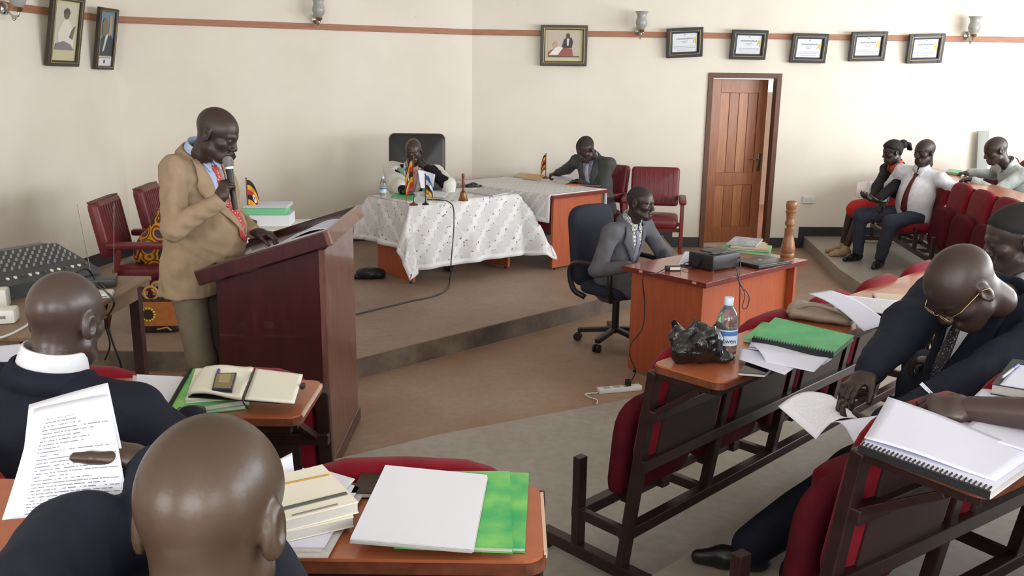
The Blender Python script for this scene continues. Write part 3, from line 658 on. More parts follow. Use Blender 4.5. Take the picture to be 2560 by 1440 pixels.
def cloth(label, loc, rz, L, Dp, H, hang, flare=.05, sides='lrfb', m=None, seed=1, na=64, nb=48, band=.05):
    """cloth lying on a table (local z = 0 at its top) with drooping sides; hang = (left, right, front, back)"""
    hl, hr, hf, hb = hang; rs = random.Random(seed); ph = [rs.uniform(0, 6.28) for _ in range(6)]
    bm = bmesh.new(); uvl = bm.loops.layers.uv.new('UVMap'); G = []; UVs = {}
    xs = np.linspace(-L / 2 - hl, L / 2 + hr, na + 1); ys = np.linspace(-Dp / 2 - hf, Dp / 2 + hb, nb + 1)
    for x in xs:
        row = []
        for y in ys:
            ex = max(0, abs(x) - L / 2) * (1 if x > 0 else -1); ey = max(0, abs(y) - Dp / 2) * (1 if y > 0 else -1)
            px = min(max(x, -L / 2), L / 2); py = min(max(y, -Dp / 2), Dp / 2); r = math.hypot(ex, ey)
            if r > 0:
                corner = abs(ex) > 0 and abs(ey) > 0; th = math.atan2(ey, ex)
                cf = abs(math.sin(2 * th)) if corner else 0
                s = x if abs(ey) > abs(ex) else y
                rip = math.sin(s * 13 + ph[0]) * .5 + math.sin(s * 23 + ph[1]) * .35
                out = .008 + flare * (r / .5) * (.35 + .3 * rip + 1.15 * cf)
                dn = math.sqrt(max(r * r - out * out, 0))
                px += math.cos(th) * out; py += math.sin(th) * out; v = bm.verts.new((px, py, .003 - dn))
            else: v = bm.verts.new((px, py, .003 + .001 * math.sin(7 * px + ph[2]) * math.sin(9 * py)))
            UVs[v] = (x, y); row.append(v)
        G.append(row)
    for i in range(na):
        for j in range(nb):
            f = bm.faces.new((G[i][j], G[i + 1][j], G[i + 1][j + 1], G[i][j + 1])); f.smooth = True
            for lp in f.loops: lp[uvl].uv = UVs[lp.vert]
    t = thing('tablecloth', label, 'tablecloth', (loc[0], loc[1], loc[2] + H), rz)
    me = bpy.data.meshes.new('cloth'); bm.to_mesh(me); me.materials.append(m); o = bpy.data.objects.new('cloth', me); COL.objects.link(o); o.parent = t
    mb = MB()   # woven border along the hem
    for i in range(na):
        for j in (0, nb - 1):
            pass
    rim = [G[i][0].co.copy() for i in range(na + 1)] + [G[na][j].co.copy() for j in range(1, nb + 1)] + [G[i][nb].co.copy() for i in range(na - 1, -1, -1)] + [G[0][j].co.copy() for j in range(nb - 1, 0, -1)]
    inn = [G[i][1].co.copy() for i in range(na + 1)] + [G[na - 1][j].co.copy() for j in range(1, nb + 1)] + [G[i][nb - 1].co.copy() for i in range(na - 1, -1, -1)] + [G[1][j].co.copy() for j in range(nb - 1, 0, -1)]
    vo = [mb.bm.verts.new(p) for p in rim]; vi = [mb.bm.verts.new(p + (q - p) * .0 + (p - q).normalized() * -band) for p, q in zip(rim, inn)]
    n = len(rim)
    for k in range(n): mb.bm.faces.new((vo[k], vo[(k + 1) % n], vi[(k + 1) % n], vi[k]))
    mb.build('hem_border', mat('lace_border', (236, 236, 238), .85), t, 'all', solid=.003); bm.free(); return t
LACE1 = lace('white_lace_scrolls', .80, .62, 9.0); LACE2 = lace('white_lace_dense', .80, .4, 15.0)
cloth('white lace cloth with scroll pattern hanging low over the presiding desk', T1C, T1R, 1.27, .72, .75, (.42, .46, .60, .12), .17, m=LACE1, seed=4)
cloth("white lace runner on the clerk's desk, hanging down its long side", T2C, T2R - math.pi / 2, T2L * .96, T2W + .01, .75, (.06, -.0, .27, .22), .03, m=LACE2, seed=9)

# ---- executive chair, office chair, red armchairs
LEATHER = mat('black_leather', (44, 44, 46), .35, noise=.2, nscale=9, bump=.05, bscale=90)
MAROON = mat('maroon_vinyl', (116, 34, 44), .42, noise=.25, nscale=10, bump=.04, bscale=70)
DUST = mat('dusty_maroon_vinyl', (122, 92, 84), .8, noise=.3, nscale=9)
NAVY = mat('navy_fabric', (34, 36, 54), .85, noise=.2, nscale=30, bump=.08, bscale=250)
BLKPL = MATS['black_plastic']
ec = thing('executive_chair', 'tall black leather executive chair behind the presiding desk', 'chair', (-1.02, 9.12, .145), math.radians(-178))
def rr(w, h, r, z0):
    pts = []
    for cx, cz, a0 in ((-w / 2 + r, z0 + r, math.pi), (w / 2 - r, z0 + r, 1.5 * math.pi), (w / 2 - r, z0 + h - r, 0), (-w / 2 + r, z0 + h - r, .5 * math.pi)):
        for q in range(5): a = a0 + math.pi / 2 * q / 4; pts.append((cx + r * math.cos(a), cz + r * math.sin(a)))
    return pts
mb = MB(); pillow(mb, rr(.60, .86, .06, 0), .11, Matrix.Translation((0, -.30, .42)) @ Matrix.Rotation(math.radians(8), 4, 'X'), .03); mb.build('backrest', LEATHER, ec, 'all')
mb = MB(); pillow(mb, rr(.54, .52, .07, -.26), .12, Matrix.Translation((0, 0, .46)) @ Matrix.Rotation(math.pi / 2, 4, 'X'), .03); mb.build('seat', LEATHER, ec, 'all')
for s in (-1, 1):
    mb = MB(); mb.tube(bez([(s * .30, .15, .48), (s * .33, .15, .66), (s * .33, -.05, .69), (s * .32, -.24, .66)], 6), .022, 10); mb.build('armrest', LEATHER, ec, 'all')
mb = MB(); mb.cyl((0, 0, .08), (0, 0, .40), .03, n=12); mb.build('gas_column', BLKPL, ec)
for k in range(5):
    a = 2 * math.pi * k / 5; mb = MB(); mb.bar((0, 0, .10), (.28 * math.cos(a), .28 * math.sin(a), .075), .04, .03, .006); mb.build('base_arm', BLKPL, ec)
    mb = MB(); mb.ball((.28 * math.cos(a), .28 * math.sin(a), .03), .03, 12, 8); mb.build('castor', BLKPL, ec, 'all')
oc = thing('office_chair', 'navy swivel office chair with black loop arms at the projector desk', 'chair', (.80, 6.55, 0), math.radians(-138))
mb = MB(); pillow(mb, arch(.46, -.02, .60, .1, .12), .09, Matrix.Translation((0, -.23, .46)) @ Matrix.Rotation(math.radians(7), 4, 'X'), .035); mb.build('backrest', NAVY, oc, 'all')
mb = MB(); pillow(mb, rr(.48, .46, .1, -.23), .09, Matrix.Translation((0, .02, .45)) @ Matrix.Rotation(math.pi / 2, 4, 'X'), .035); mb.build('seat', NAVY, oc, 'all')
for s in (-1, 1):
    mb = MB(); mb.tube(bez([(s * .24, .16, .40), (s * .29, .18, .5), (s * .29, .16, .645), (s * .29, -.1, .66), (s * .29, -.22, .60), (s * .27, -.2, .44), (s * .22, -.12, .38)], 6), .021, 10); mb.build('loop_arm', BLKPL, oc, 'all')
mb = MB(); mb.cyl((0, 0, .09), (0, 0, .40), .028, n=12); mb.build('gas_column', BLKPL, oc)
for k in range(5):
    a = 2 * math.pi * k / 5 + .25; mb = MB(); mb.bar((0, 0, .12), (.29 * math.cos(a), .29 * math.sin(a), .085), .045, .035, .006); mb.build('base_arm', BLKPL, oc)
    mb = MB()
    for d in (-.016, .016): c = Vector((.29 * math.cos(a), .29 * math.sin(a), .032)); w = Vector((-math.sin(a), math.cos(a), 0)); mb.cyl(c + w * (d - .008), c + w * (d + .008), .032, n=14)
    mb.build('castor', BLKPL, oc)
def armchair(label, loc, rz, dusty=False):
    t = thing('armchair', label, 'chair', loc, rz, 'red vinyl armchairs on the stage')
    M = Matrix.Translation((0, -.27, .52)) @ Matrix.Rotation(math.radians(10), 4, 'X')
    mb = MB(); pillow(mb, rr(.52, .42, .04, 0), .085, M, .02); b = mb.build('backrest', MAROON, t, 'all')
    mb = MB()
    for k in range(9): x = -.2 + k * .05; mb.bar(M @ Vector((x, .045, .04)), M @ Vector((x, .045, .38)), .007, .006)
    mb.build('back_rib', MAROON, b)
    if dusty: mb = MB(); mb.box(M @ Vector((0, -.004, .420)), (.48, .07, .014), .006, M.to_3x3()); mb.build('dusty_top', DUST, b)
    mb = MB(); pillow(mb, rr(.52, .50, .05, -.25), .11, Matrix.Translation((0, .0, .40)) @ Matrix.Rotation(math.pi / 2, 4, 'X'), .025); mb.build('seat', MAROON, t, 'all')
    for s in (-1, 1):
        mb = MB(); mb.box((s * .30, 0, .625), (.075, .50, .05), .015); mb.build('arm_pad', MAROON, t, True)
        mb = MB(); mb.bar((s * .30, .22, .60), (s * .30, .26, 0), .035, .035, .004, up=(1, 0, 0)); mb.build('leg', LAMEDGE, t)
        mb = MB(); mb.bar((s * .30, -.16, .60), (s * .30, -.30, 0), .035, .035, .004, up=(1, 0, 0)); mb.build('leg', LAMEDGE, t)
        mb = MB(); mb.bar((s * .30, -.27, .30), (s * .30, .24, .30), .03, .03, .003); mb.build('side_rail', LAMEDGE, t)
    for y in (-.2, .2): mb = MB(); mb.bar((-.30, y, .33), (.30, y, .33), .03, .04, .003); mb.build('cross_rail', LAMEDGE, t)
    return t
armchair("red vinyl armchair under the clerk in the grey suit, partly hidden", (.86, 9.74, .145), math.radians(134))
armchair('empty red ribbed vinyl armchair behind the projector man, nearer the door', (1.50, 9.34, .145), math.radians(170))
armchair('dusty red vinyl armchair nearest the left wall, facing the lectern', (-2.74, 6.62, .145), math.radians(-84), True)
armchair('red vinyl armchair with dusty grey top behind the seated woman', (-2.76, 7.45, .145), math.radians(-84), True)
# side table with books behind the lectern
st = thing('side_table', 'small white-covered table with books on the stage behind the lectern', 'table', (-1.90, 6.74, .145), math.radians(8))
mb = MB(); mb.box((0, 0, .70), (.60, .50, .03), .004); mb.build('table_top', LAMTOP, st)
for sx in (-1, 1):
    for sy in (-1, 1): mb = MB(); mb.box((sx * .26, sy * .21, .34), (.045, .045, .685), .004); mb.build('leg', LAMEDGE, st)
mb = MB(); mb.box((0, 0, .72), (.63, .53, .012), .004)
for sx in (-1, 1): mb.box((sx * .312, 0, .65), (.008, .53, .14), .003)
for sy in (-1, 1): mb.box((0, sy * .262, .65), (.63, .008, .14), .003)
mb.build('white_cover', mat('white_cotton', (226, 222, 214), .85, bump=.2, bscale=25), st)
# wooden mixer table at the left edge
OAK = mat('pale_wood', (150, 122, 98), .5, noise=.35, nscale=5, stretch=(9, 1, 1)); OAKD = mat('dark_table_leg', (70, 40, 36), .5, noise=.3, nscale=8)
mt = thing('wooden_table', 'worn wooden table with dark legs at the left, carrying the sound mixer', 'table', (-2.80, 4.53, 0))
mb = MB(); mb.box((0, 0, .787), (1.25, 1.30, .026), .006); mb.build('table_top', OAK, mt)
for sy in (-1, 1): mb = MB(); mb.box((0, sy * .58, .725), (1.12, .024, .10), .003); mb.build('apron', OAK, mt)
for sx in (-1, 1): mb = MB(); mb.box((sx * .56, 0, .725), (.024, 1.14, .10), .003); mb.build('apron', OAK, mt)
for sx in (-1, 1):
    for sy in (-1, 1): mb = MB(); mb.box((sx * .545, sy * .585, .387), (.06, .06, .775), .005); mb.build('leg', OAKD, mt)
# ================================================================ people
A3 = lambda *p: np.array(p, float)
def unit(v): v = np.asarray(v, float); return v / max(np.linalg.norm(v), 1e-9)
def head_mesh(eyes_open, fem=False):
    s = Sdf()
    s.ell((0, -.012, .036), (.076, .098, .088), .02)
    s.ell((0, .028, .03), (.066, .06, .062), .03)
    s.ell((0, .034, -.045), (.058, .056, .068), .03)
    s.cap((-.016, .07, -.098), (.016, .07, -.098), .022, k=.03)
    for x in (-1, 1):
        s.cap((x * .046, .012, -.068), (x * .03, .055, -.09), .022, .02, k=.03)
        s.ell((x * .044, .056, -.022), (.024, .024, .02), .02)
        s.cap((x * .012, .088, .022), (x * .042, .074, .02), .012, .010, k=.012)
    for x in (-1, 1): s.ell((x * .031, .102, .003), (.019, .02, .013), .012, sign=-1)
    if not eyes_open:
        for x in (-1, 1): s.ell((x * .031, .079, .002), (.0165, .0135, .012), .006)
    else:
        for x in (-1, 1): s.ell((x * .031, .0785, .0125), (.0175, .0135, .0075), .004); s.ell((x * .031, .077, -.0075), (.016, .012, .005), .004)
    s.cap((0, .088, .014), (0, .108, -.03), .009, .0125, k=.014)
    for x in (-1, 1): s.ell((x * .015, .100, -.036), (.011, .012, .010), .010)
    s.cap((-.02, .090, -.064), (.02, .090, -.064), .0105, k=.010); s.cap((-.016, .088, -.081), (.016, .088, -.081), .0115, k=.010)
    s.cut((-.026, .1, -.0725), (.026, .1, -.0725), .0035, k=.004)
    for x in (-1, 1):
        s.ell((x * .079, -.014, -.008), (.010, .021, .034), .010, R=np.array(Matrix.Rotation(x * -.35, 3, 'Z')))
        s.ell((x * .089, -.010, -.004), (.007, .011, .019), .006, sign=-1, R=np.array(Matrix.Rotation(x * -.35, 3, 'Z')))
    s.cap((0, -.028, -.05), (0, -.036, -.12), .053, .052, k=.03)
    return s.mesh(.0042)
HEADS = {}
def get_head(eo):
    if eo not in HEADS: HEADS[eo] = head_mesh(eo)
    return HEADS[eo]
HANDS = {}
def hand_mesh(curl, thumb, spread=.0):
    key = (tuple(curl), thumb, spread)
    if key in HANDS: return HANDS[key]
    s = Sdf(); s.cap((0, -.03, 0), (0, .03, 0), .023, .024, k=.02, flat=((1, 0, 0), 1.25)); s.cap((0, .02, 0), (0, .075, .001), .0155, .014, k=.012, flat=((1, 0, 0), 2.5))
    for i, (x, L) in enumerate(((.030, .074), (.010, .082), (-.010, .076), (-.029, .060))):
        p = A3(x, .082 - abs(x - .006) * .25, .002); a = 0.0; r = .0090 - .0004 * i
        sx = (x * 8) * spread
        for j, fr in enumerate((.46, .30, .24)):
            a += math.radians(curl[i]) * (1.0 if j < 2 else .7)
            q = p + A3(sx * .2, math.cos(a), -math.sin(a)) * L * fr
            s.cap(p, q, r, r * .92, k=.005); p = q; r *= .92
    th = math.radians(thumb)
    p = A3(.024, .012, -.004); q = p + A3(math.sin(th) * .7, math.cos(th), -.35) * .038; s.cap(p, q, .0145, .0115, k=.012)
    q2 = q + A3(math.sin(th) * .55, math.cos(th), -.3 - curl[0] * .006) * .032; s.cap(q, q2, .0112, .0095, k=.005)
    q3 = q2 + A3(math.sin(th) * .3, math.cos(th), -.25 - curl[0] * .008) * .026; s.cap(q2, q3, .0095, .0078, k=.004)
    HANDS[key] = s.mesh(.0036); return HANDS[key]
def rotm(yaw, pitch=0, roll=0):
    return np.array(Matrix.Rotation(math.radians(yaw), 3, 'Z') @ Matrix.Rotation(math.radians(-pitch), 3, 'X') @ Matrix.Rotation(math.radians(roll), 3, 'Y'))
def ik(a, c, l1, l2, pole):
    a, c = np.array(a, float), np.array(c, float); d = c - a; L = np.linalg.norm(d); k = max(1.0, L / ((l1 + l2) * .998)); l1 *= k; l2 *= k
    x = (l1 * l1 - l2 * l2 + L * L) / (2 * L); h = math.sqrt(max(l1 * l1 - x * x, 0)); u = d / L
    p = np.asarray(pole, float); p = p - u * (p @ u); return a + u * x + unit(p) * h
def skin(name, rgb, rough=.42): return mat(name, rgb, rough, noise=.22, nscale=9, bump=.04, bscale=120, spec=.45)
SK_D = skin('deep_brown_skin', (60, 45, 41)); SK_M = skin('brown_skin', (70, 56, 51), .34); SK_B = skin('warm_brown_skin', (70, 54, 42), .36)
HAIRM = mat('black_hair', (26, 24, 24), .75, noise=.3, nscale=60, bump=.3, bscale=220)
HAIRS = mat('cropped_hair', (48, 39, 36), .8, noise=.3, nscale=60, bump=.2, bscale=260)
EYEW = mat('eye_white', (168, 156, 146), .35); EYED = mat('dark_iris', (24, 16, 14), .15)
def fabric(name, rgb, rough=.8, bs=15): return mat(name, rgb, rough, noise=.14, nscale=20, bump=.45, bscale=bs, spec=.2)
SHOEM = mat('black_shoe_leather', (24, 22, 24), .3)

def person(label, head, hyp, pelvis, neck, yaw, arms, legs, top, trousers=None, skinm=SK_D, eyes=False, hair=None, hs=1.0, shoulder=.195,
           chest=(.112, 1.45), belly=.0, shirt=None, tie=None, vee=.30, lapels=True, collar=None, jcollar=True, cuffs=None, hem=.10, shoe=SHOEM, sleeve=1.0, vox=.011, seed=1,
           fold=.004, extra=None, trim=None, skirt=None, bulk=1.0, hairm=None, coat=None, ringc=True, elb=None):
    """head = centre, hyp = (yaw, pitch, roll); arms = {'L': (wrist, pole, fingers, palm, curl), 'R': ...}; legs = {'L': (ankle, knee pole, toe), ...}"""
    base = (pelvis[0], pelvis[1], min(legs['L'][0][2], legs['R'][0][2]) - .085) if legs else (pelvis[0], pelvis[1], pelvis[2] - .5)
    t = thing('person', label, 'person', base); off = -np.array(base)
    H = A3(*head); P = A3(*pelvis); N = A3(*neck); f = A3(-math.sin(math.radians(yaw)), math.cos(math.radians(yaw)), 0); s = A3(f[1], -f[0], 0)
    up = unit(N - P); ff_ = unit(f - up * (f @ up)); s = unit(np.cross(ff_, up)); TL = np.linalg.norm(N - P)
    SH = {'R': N - up * .055 + s * shoulder, 'L': N - up * .055 - s * shoulder}
    El = {}; W = {}
    for k, a in arms.items():
        W[k] = A3(*a[0]); El[k] = ik(SH[k], W[k], .30, .265, a[1])
        if elb and k in elb: El[k] = A3(*elb[k])
    Hip = {'R': P + s * .09 - up * .03, 'L': P - s * .09 - up * .03}; Kn = {}; An = {}
    for k, a in (legs or {}).items():
        An[k] = A3(*a[0]); Kn[k] = ik(Hip[k], An[k], .44, .43, a[1])
    mid = P + up * TL * .42 + ff_ * -.01; ch = N - up * .15
    cr, crr = chest
    R = rotm(*hyp); nk = H + R @ A3(0, -.03, -.07) * hs; nax = unit(up + unit(nk - N))
    # ---- body
    b = Sdf(); b.cap(P, mid, .10, .095, k=.05, flat=(s, 1.3)); b.cap(mid, ch, .095, .095, k=.05, flat=(s, 1.4)); b.cap(SH['L'] - up * .03, SH['R'] - up * .03, .045, k=.05); b.cap(N - up * .10, N - up * .03, .056, .050, k=.04)
    b.cap(N - up * .035 + ff_ * .02, nk, .052, .051, k=.03)
    for k in arms:
        b.cap(SH[k], El[k], .046, .038, k=.03); b.cap(El[k], W[k], .041 * (1.2 if sleeve < .5 else 1), .027 * (1.15 if sleeve < .5 else 1), k=.02)
    for k in (legs or {}):
        b.cap(Hip[k], Kn[k], .07, .05, k=.04); b.cap(Kn[k], An[k], .05, .035, k=.02)
    V, F = b.mesh(.013); Vs = [V]; Fs = [F]; n = len(V)
    hv, hf = get_head(eyes); hw = (hv * hs) @ R.T + H; Vs.append(hw); Fs.append(hf + n); n += len(hv)
    for k, a in arms.items():
        d = unit(a[2]); pn = unit(A3(*a[3]) - d * (A3(*a[3]) @ d)); z = -pn; x = np.cross(d, z)
        cv, cf = hand_mesh(a[4], a[5] if len(a) > 5 else 35)
        cv = cv.copy(); cf = cf.copy()
        if k == 'R': cv[:, 0] *= -1; cf = cf[:, ::-1]
        hw2 = cv[:, :1] * x + cv[:, 1:2] * d + cv[:, 2:3] * z + W[k]; Vs.append(hw2); Fs.append(cf + n); n += len(cv)
    body = arr_obj('body', np.concatenate(Vs) + off, np.concatenate(Fs), skinm, t)
    if eyes:
        for x in (-1, 1):
            c = H + R @ A3(x * .031, .0755, .002) * hs + off
            mb = MB(); mb.ball(c, .0122 * hs, 14, 10); e = mb.build('eye', EYEW, t, 'all')
            mb = MB(); mb.ball(c + (R @ A3(x * .0, .0066, -.0005)) * hs, .0072 * hs, 10, 8); mb.build('iris', EYED, e, 'all')
    if hair:
        hairline, thick = hair; y, z, x = hv[:, 1], hv[:, 2], hv[:, 0]
        zl = np.interp(y, [-.11, -.06, -.02, .03, .06, .085], [-.05, -.035, .035, .05, .07, .082]) + hairline
        keep = (z > zl) & (np.abs(x) < .082); fk = keep[hf].all(1); ids = np.unique(hf[fk]); mp = np.full(len(hv), -1); mp[ids] = np.arange(len(ids))
        c0 = A3(0, -.005, .03); nv = hv[ids] - c0; nv /= np.linalg.norm(nv, axis=1)[:, None]
        edge = np.clip((z[ids] - zl[ids]) / .02, .25, 1)
        arr_obj('hair', ((hv[ids] + nv * (thick * edge)[:, None]) * hs) @ R.T + H + off, mp[hf[fk]], hairm or HAIRM, t)
    # ---- upper garment
    g = Sdf()
    lowb = P - up * hem - A3(0, 0, .20 if coat else 0)
    g.cap(lowb, mid, cr + .018, cr, k=.05, flat=(s, crr * .95)); g.cap(mid, ch, cr, cr, k=.05, flat=(s, crr)); g.cap(SH['L'] + up * .0, SH['R'], .064, k=.06)
    g.cap(N - up * .02 - ff_ * .02, SH['L'], .052, .05, k=.04); g.cap(N - up * .02 - ff_ * .02, SH['R'], .052, .05, k=.04)
    if belly: g.ell(P + up * TL * .33 + ff_ * (.06 + belly * .3), (.15, .11 + belly * .4, .19), .08, R=np.stack([s, ff_, up], 1))
    tor = Sdf(); tor.p = list(g.p); tv, tf = tor.mesh(.016)
    for k in arms:
        we = W[k] + unit(El[k] - W[k]) * .02
        if sleeve < 1: we = El[k] + (we - El[k]) * max(sleeve, 0)
        g.cap(SH[k], El[k], .066 * bulk, .058 * bulk, k=.035)
        if sleeve > 0: g.cap(El[k], we, .058 * bulk, .042 * (1 + (bulk - 1) * .4), k=.03)
    if coat:
        for k in legs: g.cap(Hip[k] + up * .04, Hip[k] - A3(0, 0, .30), .118, .118, k=.06)
        g.plane(P - up * coat, (0, 0, -1))
    # opening for the neck
    g.cut(N + nax * .03 + ff_ * .008, N + nax * .2 + ff_ * .02, .066, .075, k=.02)
    if extra: extra(g, dict(P=P, N=N, up=up, f=ff_, s=s, SH=SH, El=El, W=W, mid=mid, ch=ch))
    gv, gf = g.mesh(vox); gv = fold_noise(fold_noise(gv, fold, 22, seed), fold * .4, 58, seed + 9)
    top_o = arr_obj('jacket' if lapels else 'shirt', gv + off, gf, top, t)
    bvh = BVHTree.FromPolygons([Vector(v) for v in tv], [tuple(q) for q in tf])
    def proj(a, c, o):
        src = N + s * a - up * c + ff_ * .5; hit = bvh.ray_cast(Vector(src), Vector(-ff_), .75)
        p = np.array(hit[0]) if hit[0] is not None else (N + s * a - up * c + ff_ * .07)
        return Vector(p + ff_ * o + off)
    def patch(name, rows, m, o, nu=8, solid=.004):
        mb = MB(); rr_ = []
        for (c, a0, a1) in rows: rr_.append([mb.bm.verts.new(proj(a0 + (a1 - a0) * i / nu, c, o)) for i in range(nu + 1)])
        for p_, q_ in zip(rr_, rr_[1:]):
            for i in range(nu): mb.bm.faces.new((p_[i], p_[i + 1], q_[i + 1], q_[i]))
        return mb.build(name, m, t, 'all', solid=solid)
    if shirt and lapels:
        patch('shirt', [(.02 + (vee - .02) * k / 10, -.075 * (1 - k / 10) - .004, .075 * (1 - k / 10) + .004) for k in range(11)], shirt, .004)
    if tie:
        tl = (vee + .02) if lapels else .42
        patch('tie', [(.035, -.02, .02), (.055, -.022, .022), (.07, -.014, .014)] + [(.07 + (tl - .09) * k / 8, -.014 - .022 * k / 8, .014 + .022 * k / 8) for k in range(1, 9)] + [(tl + .015, -.004, .004)], tie, .010, 4, .006)
    if lapels:
        for sg in (-1, 1):
            rows = []
            for k in range(13):
                q = k / 12; c = -.0 + (vee + .01) * q; inner = .078 * (1 - q) + .003; w = .075 * math.sin(math.pi * min(1, .18 + q * .82)) * (1 - .25 * q) + (.012 if .28 < q < .42 else 0)
                if .42 < q < .50: w *= .8
                rows.append((c, sg * inner, sg * (inner + w)))
            patch('lapel', rows, trim or top, .012, 4, .007)
    def ring(name, m, r0, r1, z0, z1, frontdrop, thick, gap=0.0, push=0.0, tilt=.0):
        mb = MB(); nn = 28; rws = []
        axis = unit(up * .75 + unit(nk - N) * .6); fx = unit(ff_ - axis * (ff_ @ axis)); sx = np.cross(fx, axis)
        for (rr2, zz) in ((r0, z0), ((r0 + r1) / 2 + .003, (z0 + z1) / 2), (r1, z1), (r1 + thick, z1 - .002), (r0 + thick + .004, z0)):
            row = []
            for i in range(nn + 1):
                a = gap + (2 * math.pi - 2 * gap) * i / nn; c_, s_ = math.cos(a), math.sin(a)
                p = N + fx * (.008 + push) + (fx * c_ + sx * s_) * rr2 + axis * (zz - frontdrop * max(0, c_) ** 1.5) + off
                row.append(mb.bm.verts.new(Vector(p)))
            rws.append(row)
        for p_, q_ in zip(rws, rws[1:] + rws[:1]):
            for i in range(nn): mb.bm.faces.new((p_[i], p_[i + 1], q_[i + 1], q_[i]))
        return mb.build(name, m, t, 'all')
    cm = collar or shirt or (top if not lapels else None)
    if cm and ringc:
        ring('shirt_collar', cm, .077, .066, .012, .076, .05, .005, .12)
        for sg in (-1, 1): patch('collar_point', [(-.005, sg * .008, sg * .05), (.02, sg * .012, sg * .066), (.045, sg * .03, sg * .055), (.06, sg * .048, sg * .05)], cm, .012, 3, .005)
    if lapels and jcollar: ring('jacket_collar', trim or top, .100, .083, -.012, .036, .04, .010, .85)
    if cuffs:
        for k in arms:
            d = unit(W[k] - El[k]); c = W[k] + off
            mb = MB(); mb.tube([c - d * .03, c + d * .004, c + d * .004, c - d * .025], [.039, .037, .030, .030], 16, False); mb.build('cuff', cuffs, t, 'all')
    # ---- lower garments
    if legs:
        if skirt:
            q = Sdf(); q.cap(P, P - up * .06, .13, k=.05, flat=(s, 1.3)); q.cap(P, (Kn['L'] + Kn['R']) / 2 + (P - Kn['L']) * .02, .125, .105, k=.06, flat=(s, 1.35))
            sv, sf = q.mesh(.012); arr_obj('skirt', fold_noise(sv, .003, 20, seed) + off, sf, skirt, t)
        else:
            q = Sdf(); q.cap(P + up * .02, P - up * .05, .118, .12, k=.05, flat=(s, 1.3))
            for k in legs: q.cap(Hip[k], Kn[k], .092 * (.96 if coat else bulk), .074 * bulk, k=.05); q.cap(Kn[k], An[k] + A3(0, 0, .01), .072 * bulk, .056 * bulk, k=.04)
            sv, sf = q.mesh(.012); arr_obj('trousers', fold_noise(sv, .004, 24, seed + 3) + off, sf, trousers, t)
        for k, a in legs.items():
            toe = unit(A3(a[2][0], a[2][1], 0)); an = An[k]; fl = an[2] - .085
            q = Sdf(); q.cap((an[0] - toe[0] * .03, an[1] - toe[1] * .03, fl + .04), (an[0] + toe[0] * .10, an[1] + toe[1] * .10, fl + .036), .040, .042, k=.02)
            q.cap((an[0] + toe[0] * .10, an[1] + toe[1] * .10, fl + .034), (an[0] + toe[0] * .185, an[1] + toe[1] * .185, fl + .026), .038, .026, k=.02); q.cap(an, (an[0], an[1], fl + .05), .044, .042, k=.02)
            sv, sf = q.mesh(.01); sv[:, 2] = np.maximum(sv[:, 2], fl); arr_obj('shoe', sv + off, sf, shoe, t)
    return t, dict(P=P, N=N, up=up, f=ff_, s=s, SH=SH, El=El, W=W, R=R, H=H, off=off, bvh=bvh, ring=ring, patch=patch, proj=proj)
def hp(px, py, Y): v = atY(px, py, Y); return (v.x, v.y, v.z)
def hz(px, py, z): v = at(px, py, z); return (v.x, v.y, v.z)
FLATC = (18, 16, 18, 22); RELAX = (32, 34, 38, 42); GRIP = (68, 72, 74, 76); PEN = (48, 56, 66, 72)
BEIGE = fabric('beige_wool', (160, 138, 114)); KHAKI = fabric('grey_khaki', (124, 114, 98)); BLUESH = fabric('pale_blue_cotton', (176, 190, 222))
WHITESH = fabric('white_cotton_shirt', (222, 224, 232)); NAVYS = fabric('navy_suiting', (26, 28, 42)); NAVY2 = fabric('dark_navy_suiting', (30, 34, 48)); GREYS = fabric('grey_suiting', (98, 98, 104)); GREYD = fabric('charcoal_suiting', (78, 80, 80))
SLATE = fabric('slate_trousers', (58, 62, 76)); BLKF = fabric('black_cloth', (28, 26, 30)); PINK = fabric('pink_shirt', (222, 170, 164)); LILAC = fabric('lilac_tie', (134, 130, 152), .5); SILVERT = fabric('silver_tie', (178, 180, 196), .45); MAROONT = fabric('maroon_tie', (96, 36, 42), .5)
def dotted(name, rgb, dot, sc=70, th=.25):
    m = mat(name, rgb, .5); nt = m.node_tree; b = nt.nodes['Principled BSDF']; tc = node(nt, 'ShaderNodeTexCoord'); v = node(nt, 'ShaderNodeTexVoronoi'); v.inputs['Scale'].default_value = sc
    lt = node(nt, 'ShaderNodeMath', operation='LESS_THAN'); lt.inputs[1].default_value = th; mx = node(nt, 'ShaderNodeMix', data_type='RGBA'); mx.inputs['A'].default_value = lin(rgb); mx.inputs['B'].default_value = lin(dot)
    nt.links.new(tc.outputs['Object'], v.inputs['Vector']); nt.links.new(v.outputs['Distance'], lt.inputs[0]); nt.links.new(lt.outputs[0], mx.inputs['Factor']); nt.links.new(mx.outputs['Result'], b.inputs['Base Color']); return m
REDTIE = dotted('red_dotted_tie', (176, 60, 62), (222, 190, 190)); DKTIE = dotted('dark_dotted_tie', (52, 50, 58), (190, 190, 196), 110)
def checked(name, c1, c2, sc):
    m = mat(name, c1, .8); nt = m.node_tree; b = nt.nodes['Principled BSDF']; tc = node(nt, 'ShaderNodeTexCoord'); v = node(nt, 'ShaderNodeTexChecker'); v.inputs['Scale'].default_value = sc
    v.inputs['Color1'].default_value = lin(c1); v.inputs['Color2'].default_value = lin(c2); nt.links.new(tc.outputs['Object'], v.inputs['Vector']); nt.links.new(v.outputs[0], b.inputs['Base Color']); return m
CHECK = checked('checked_shirt', (206, 208, 204), (120, 124, 122), 70)
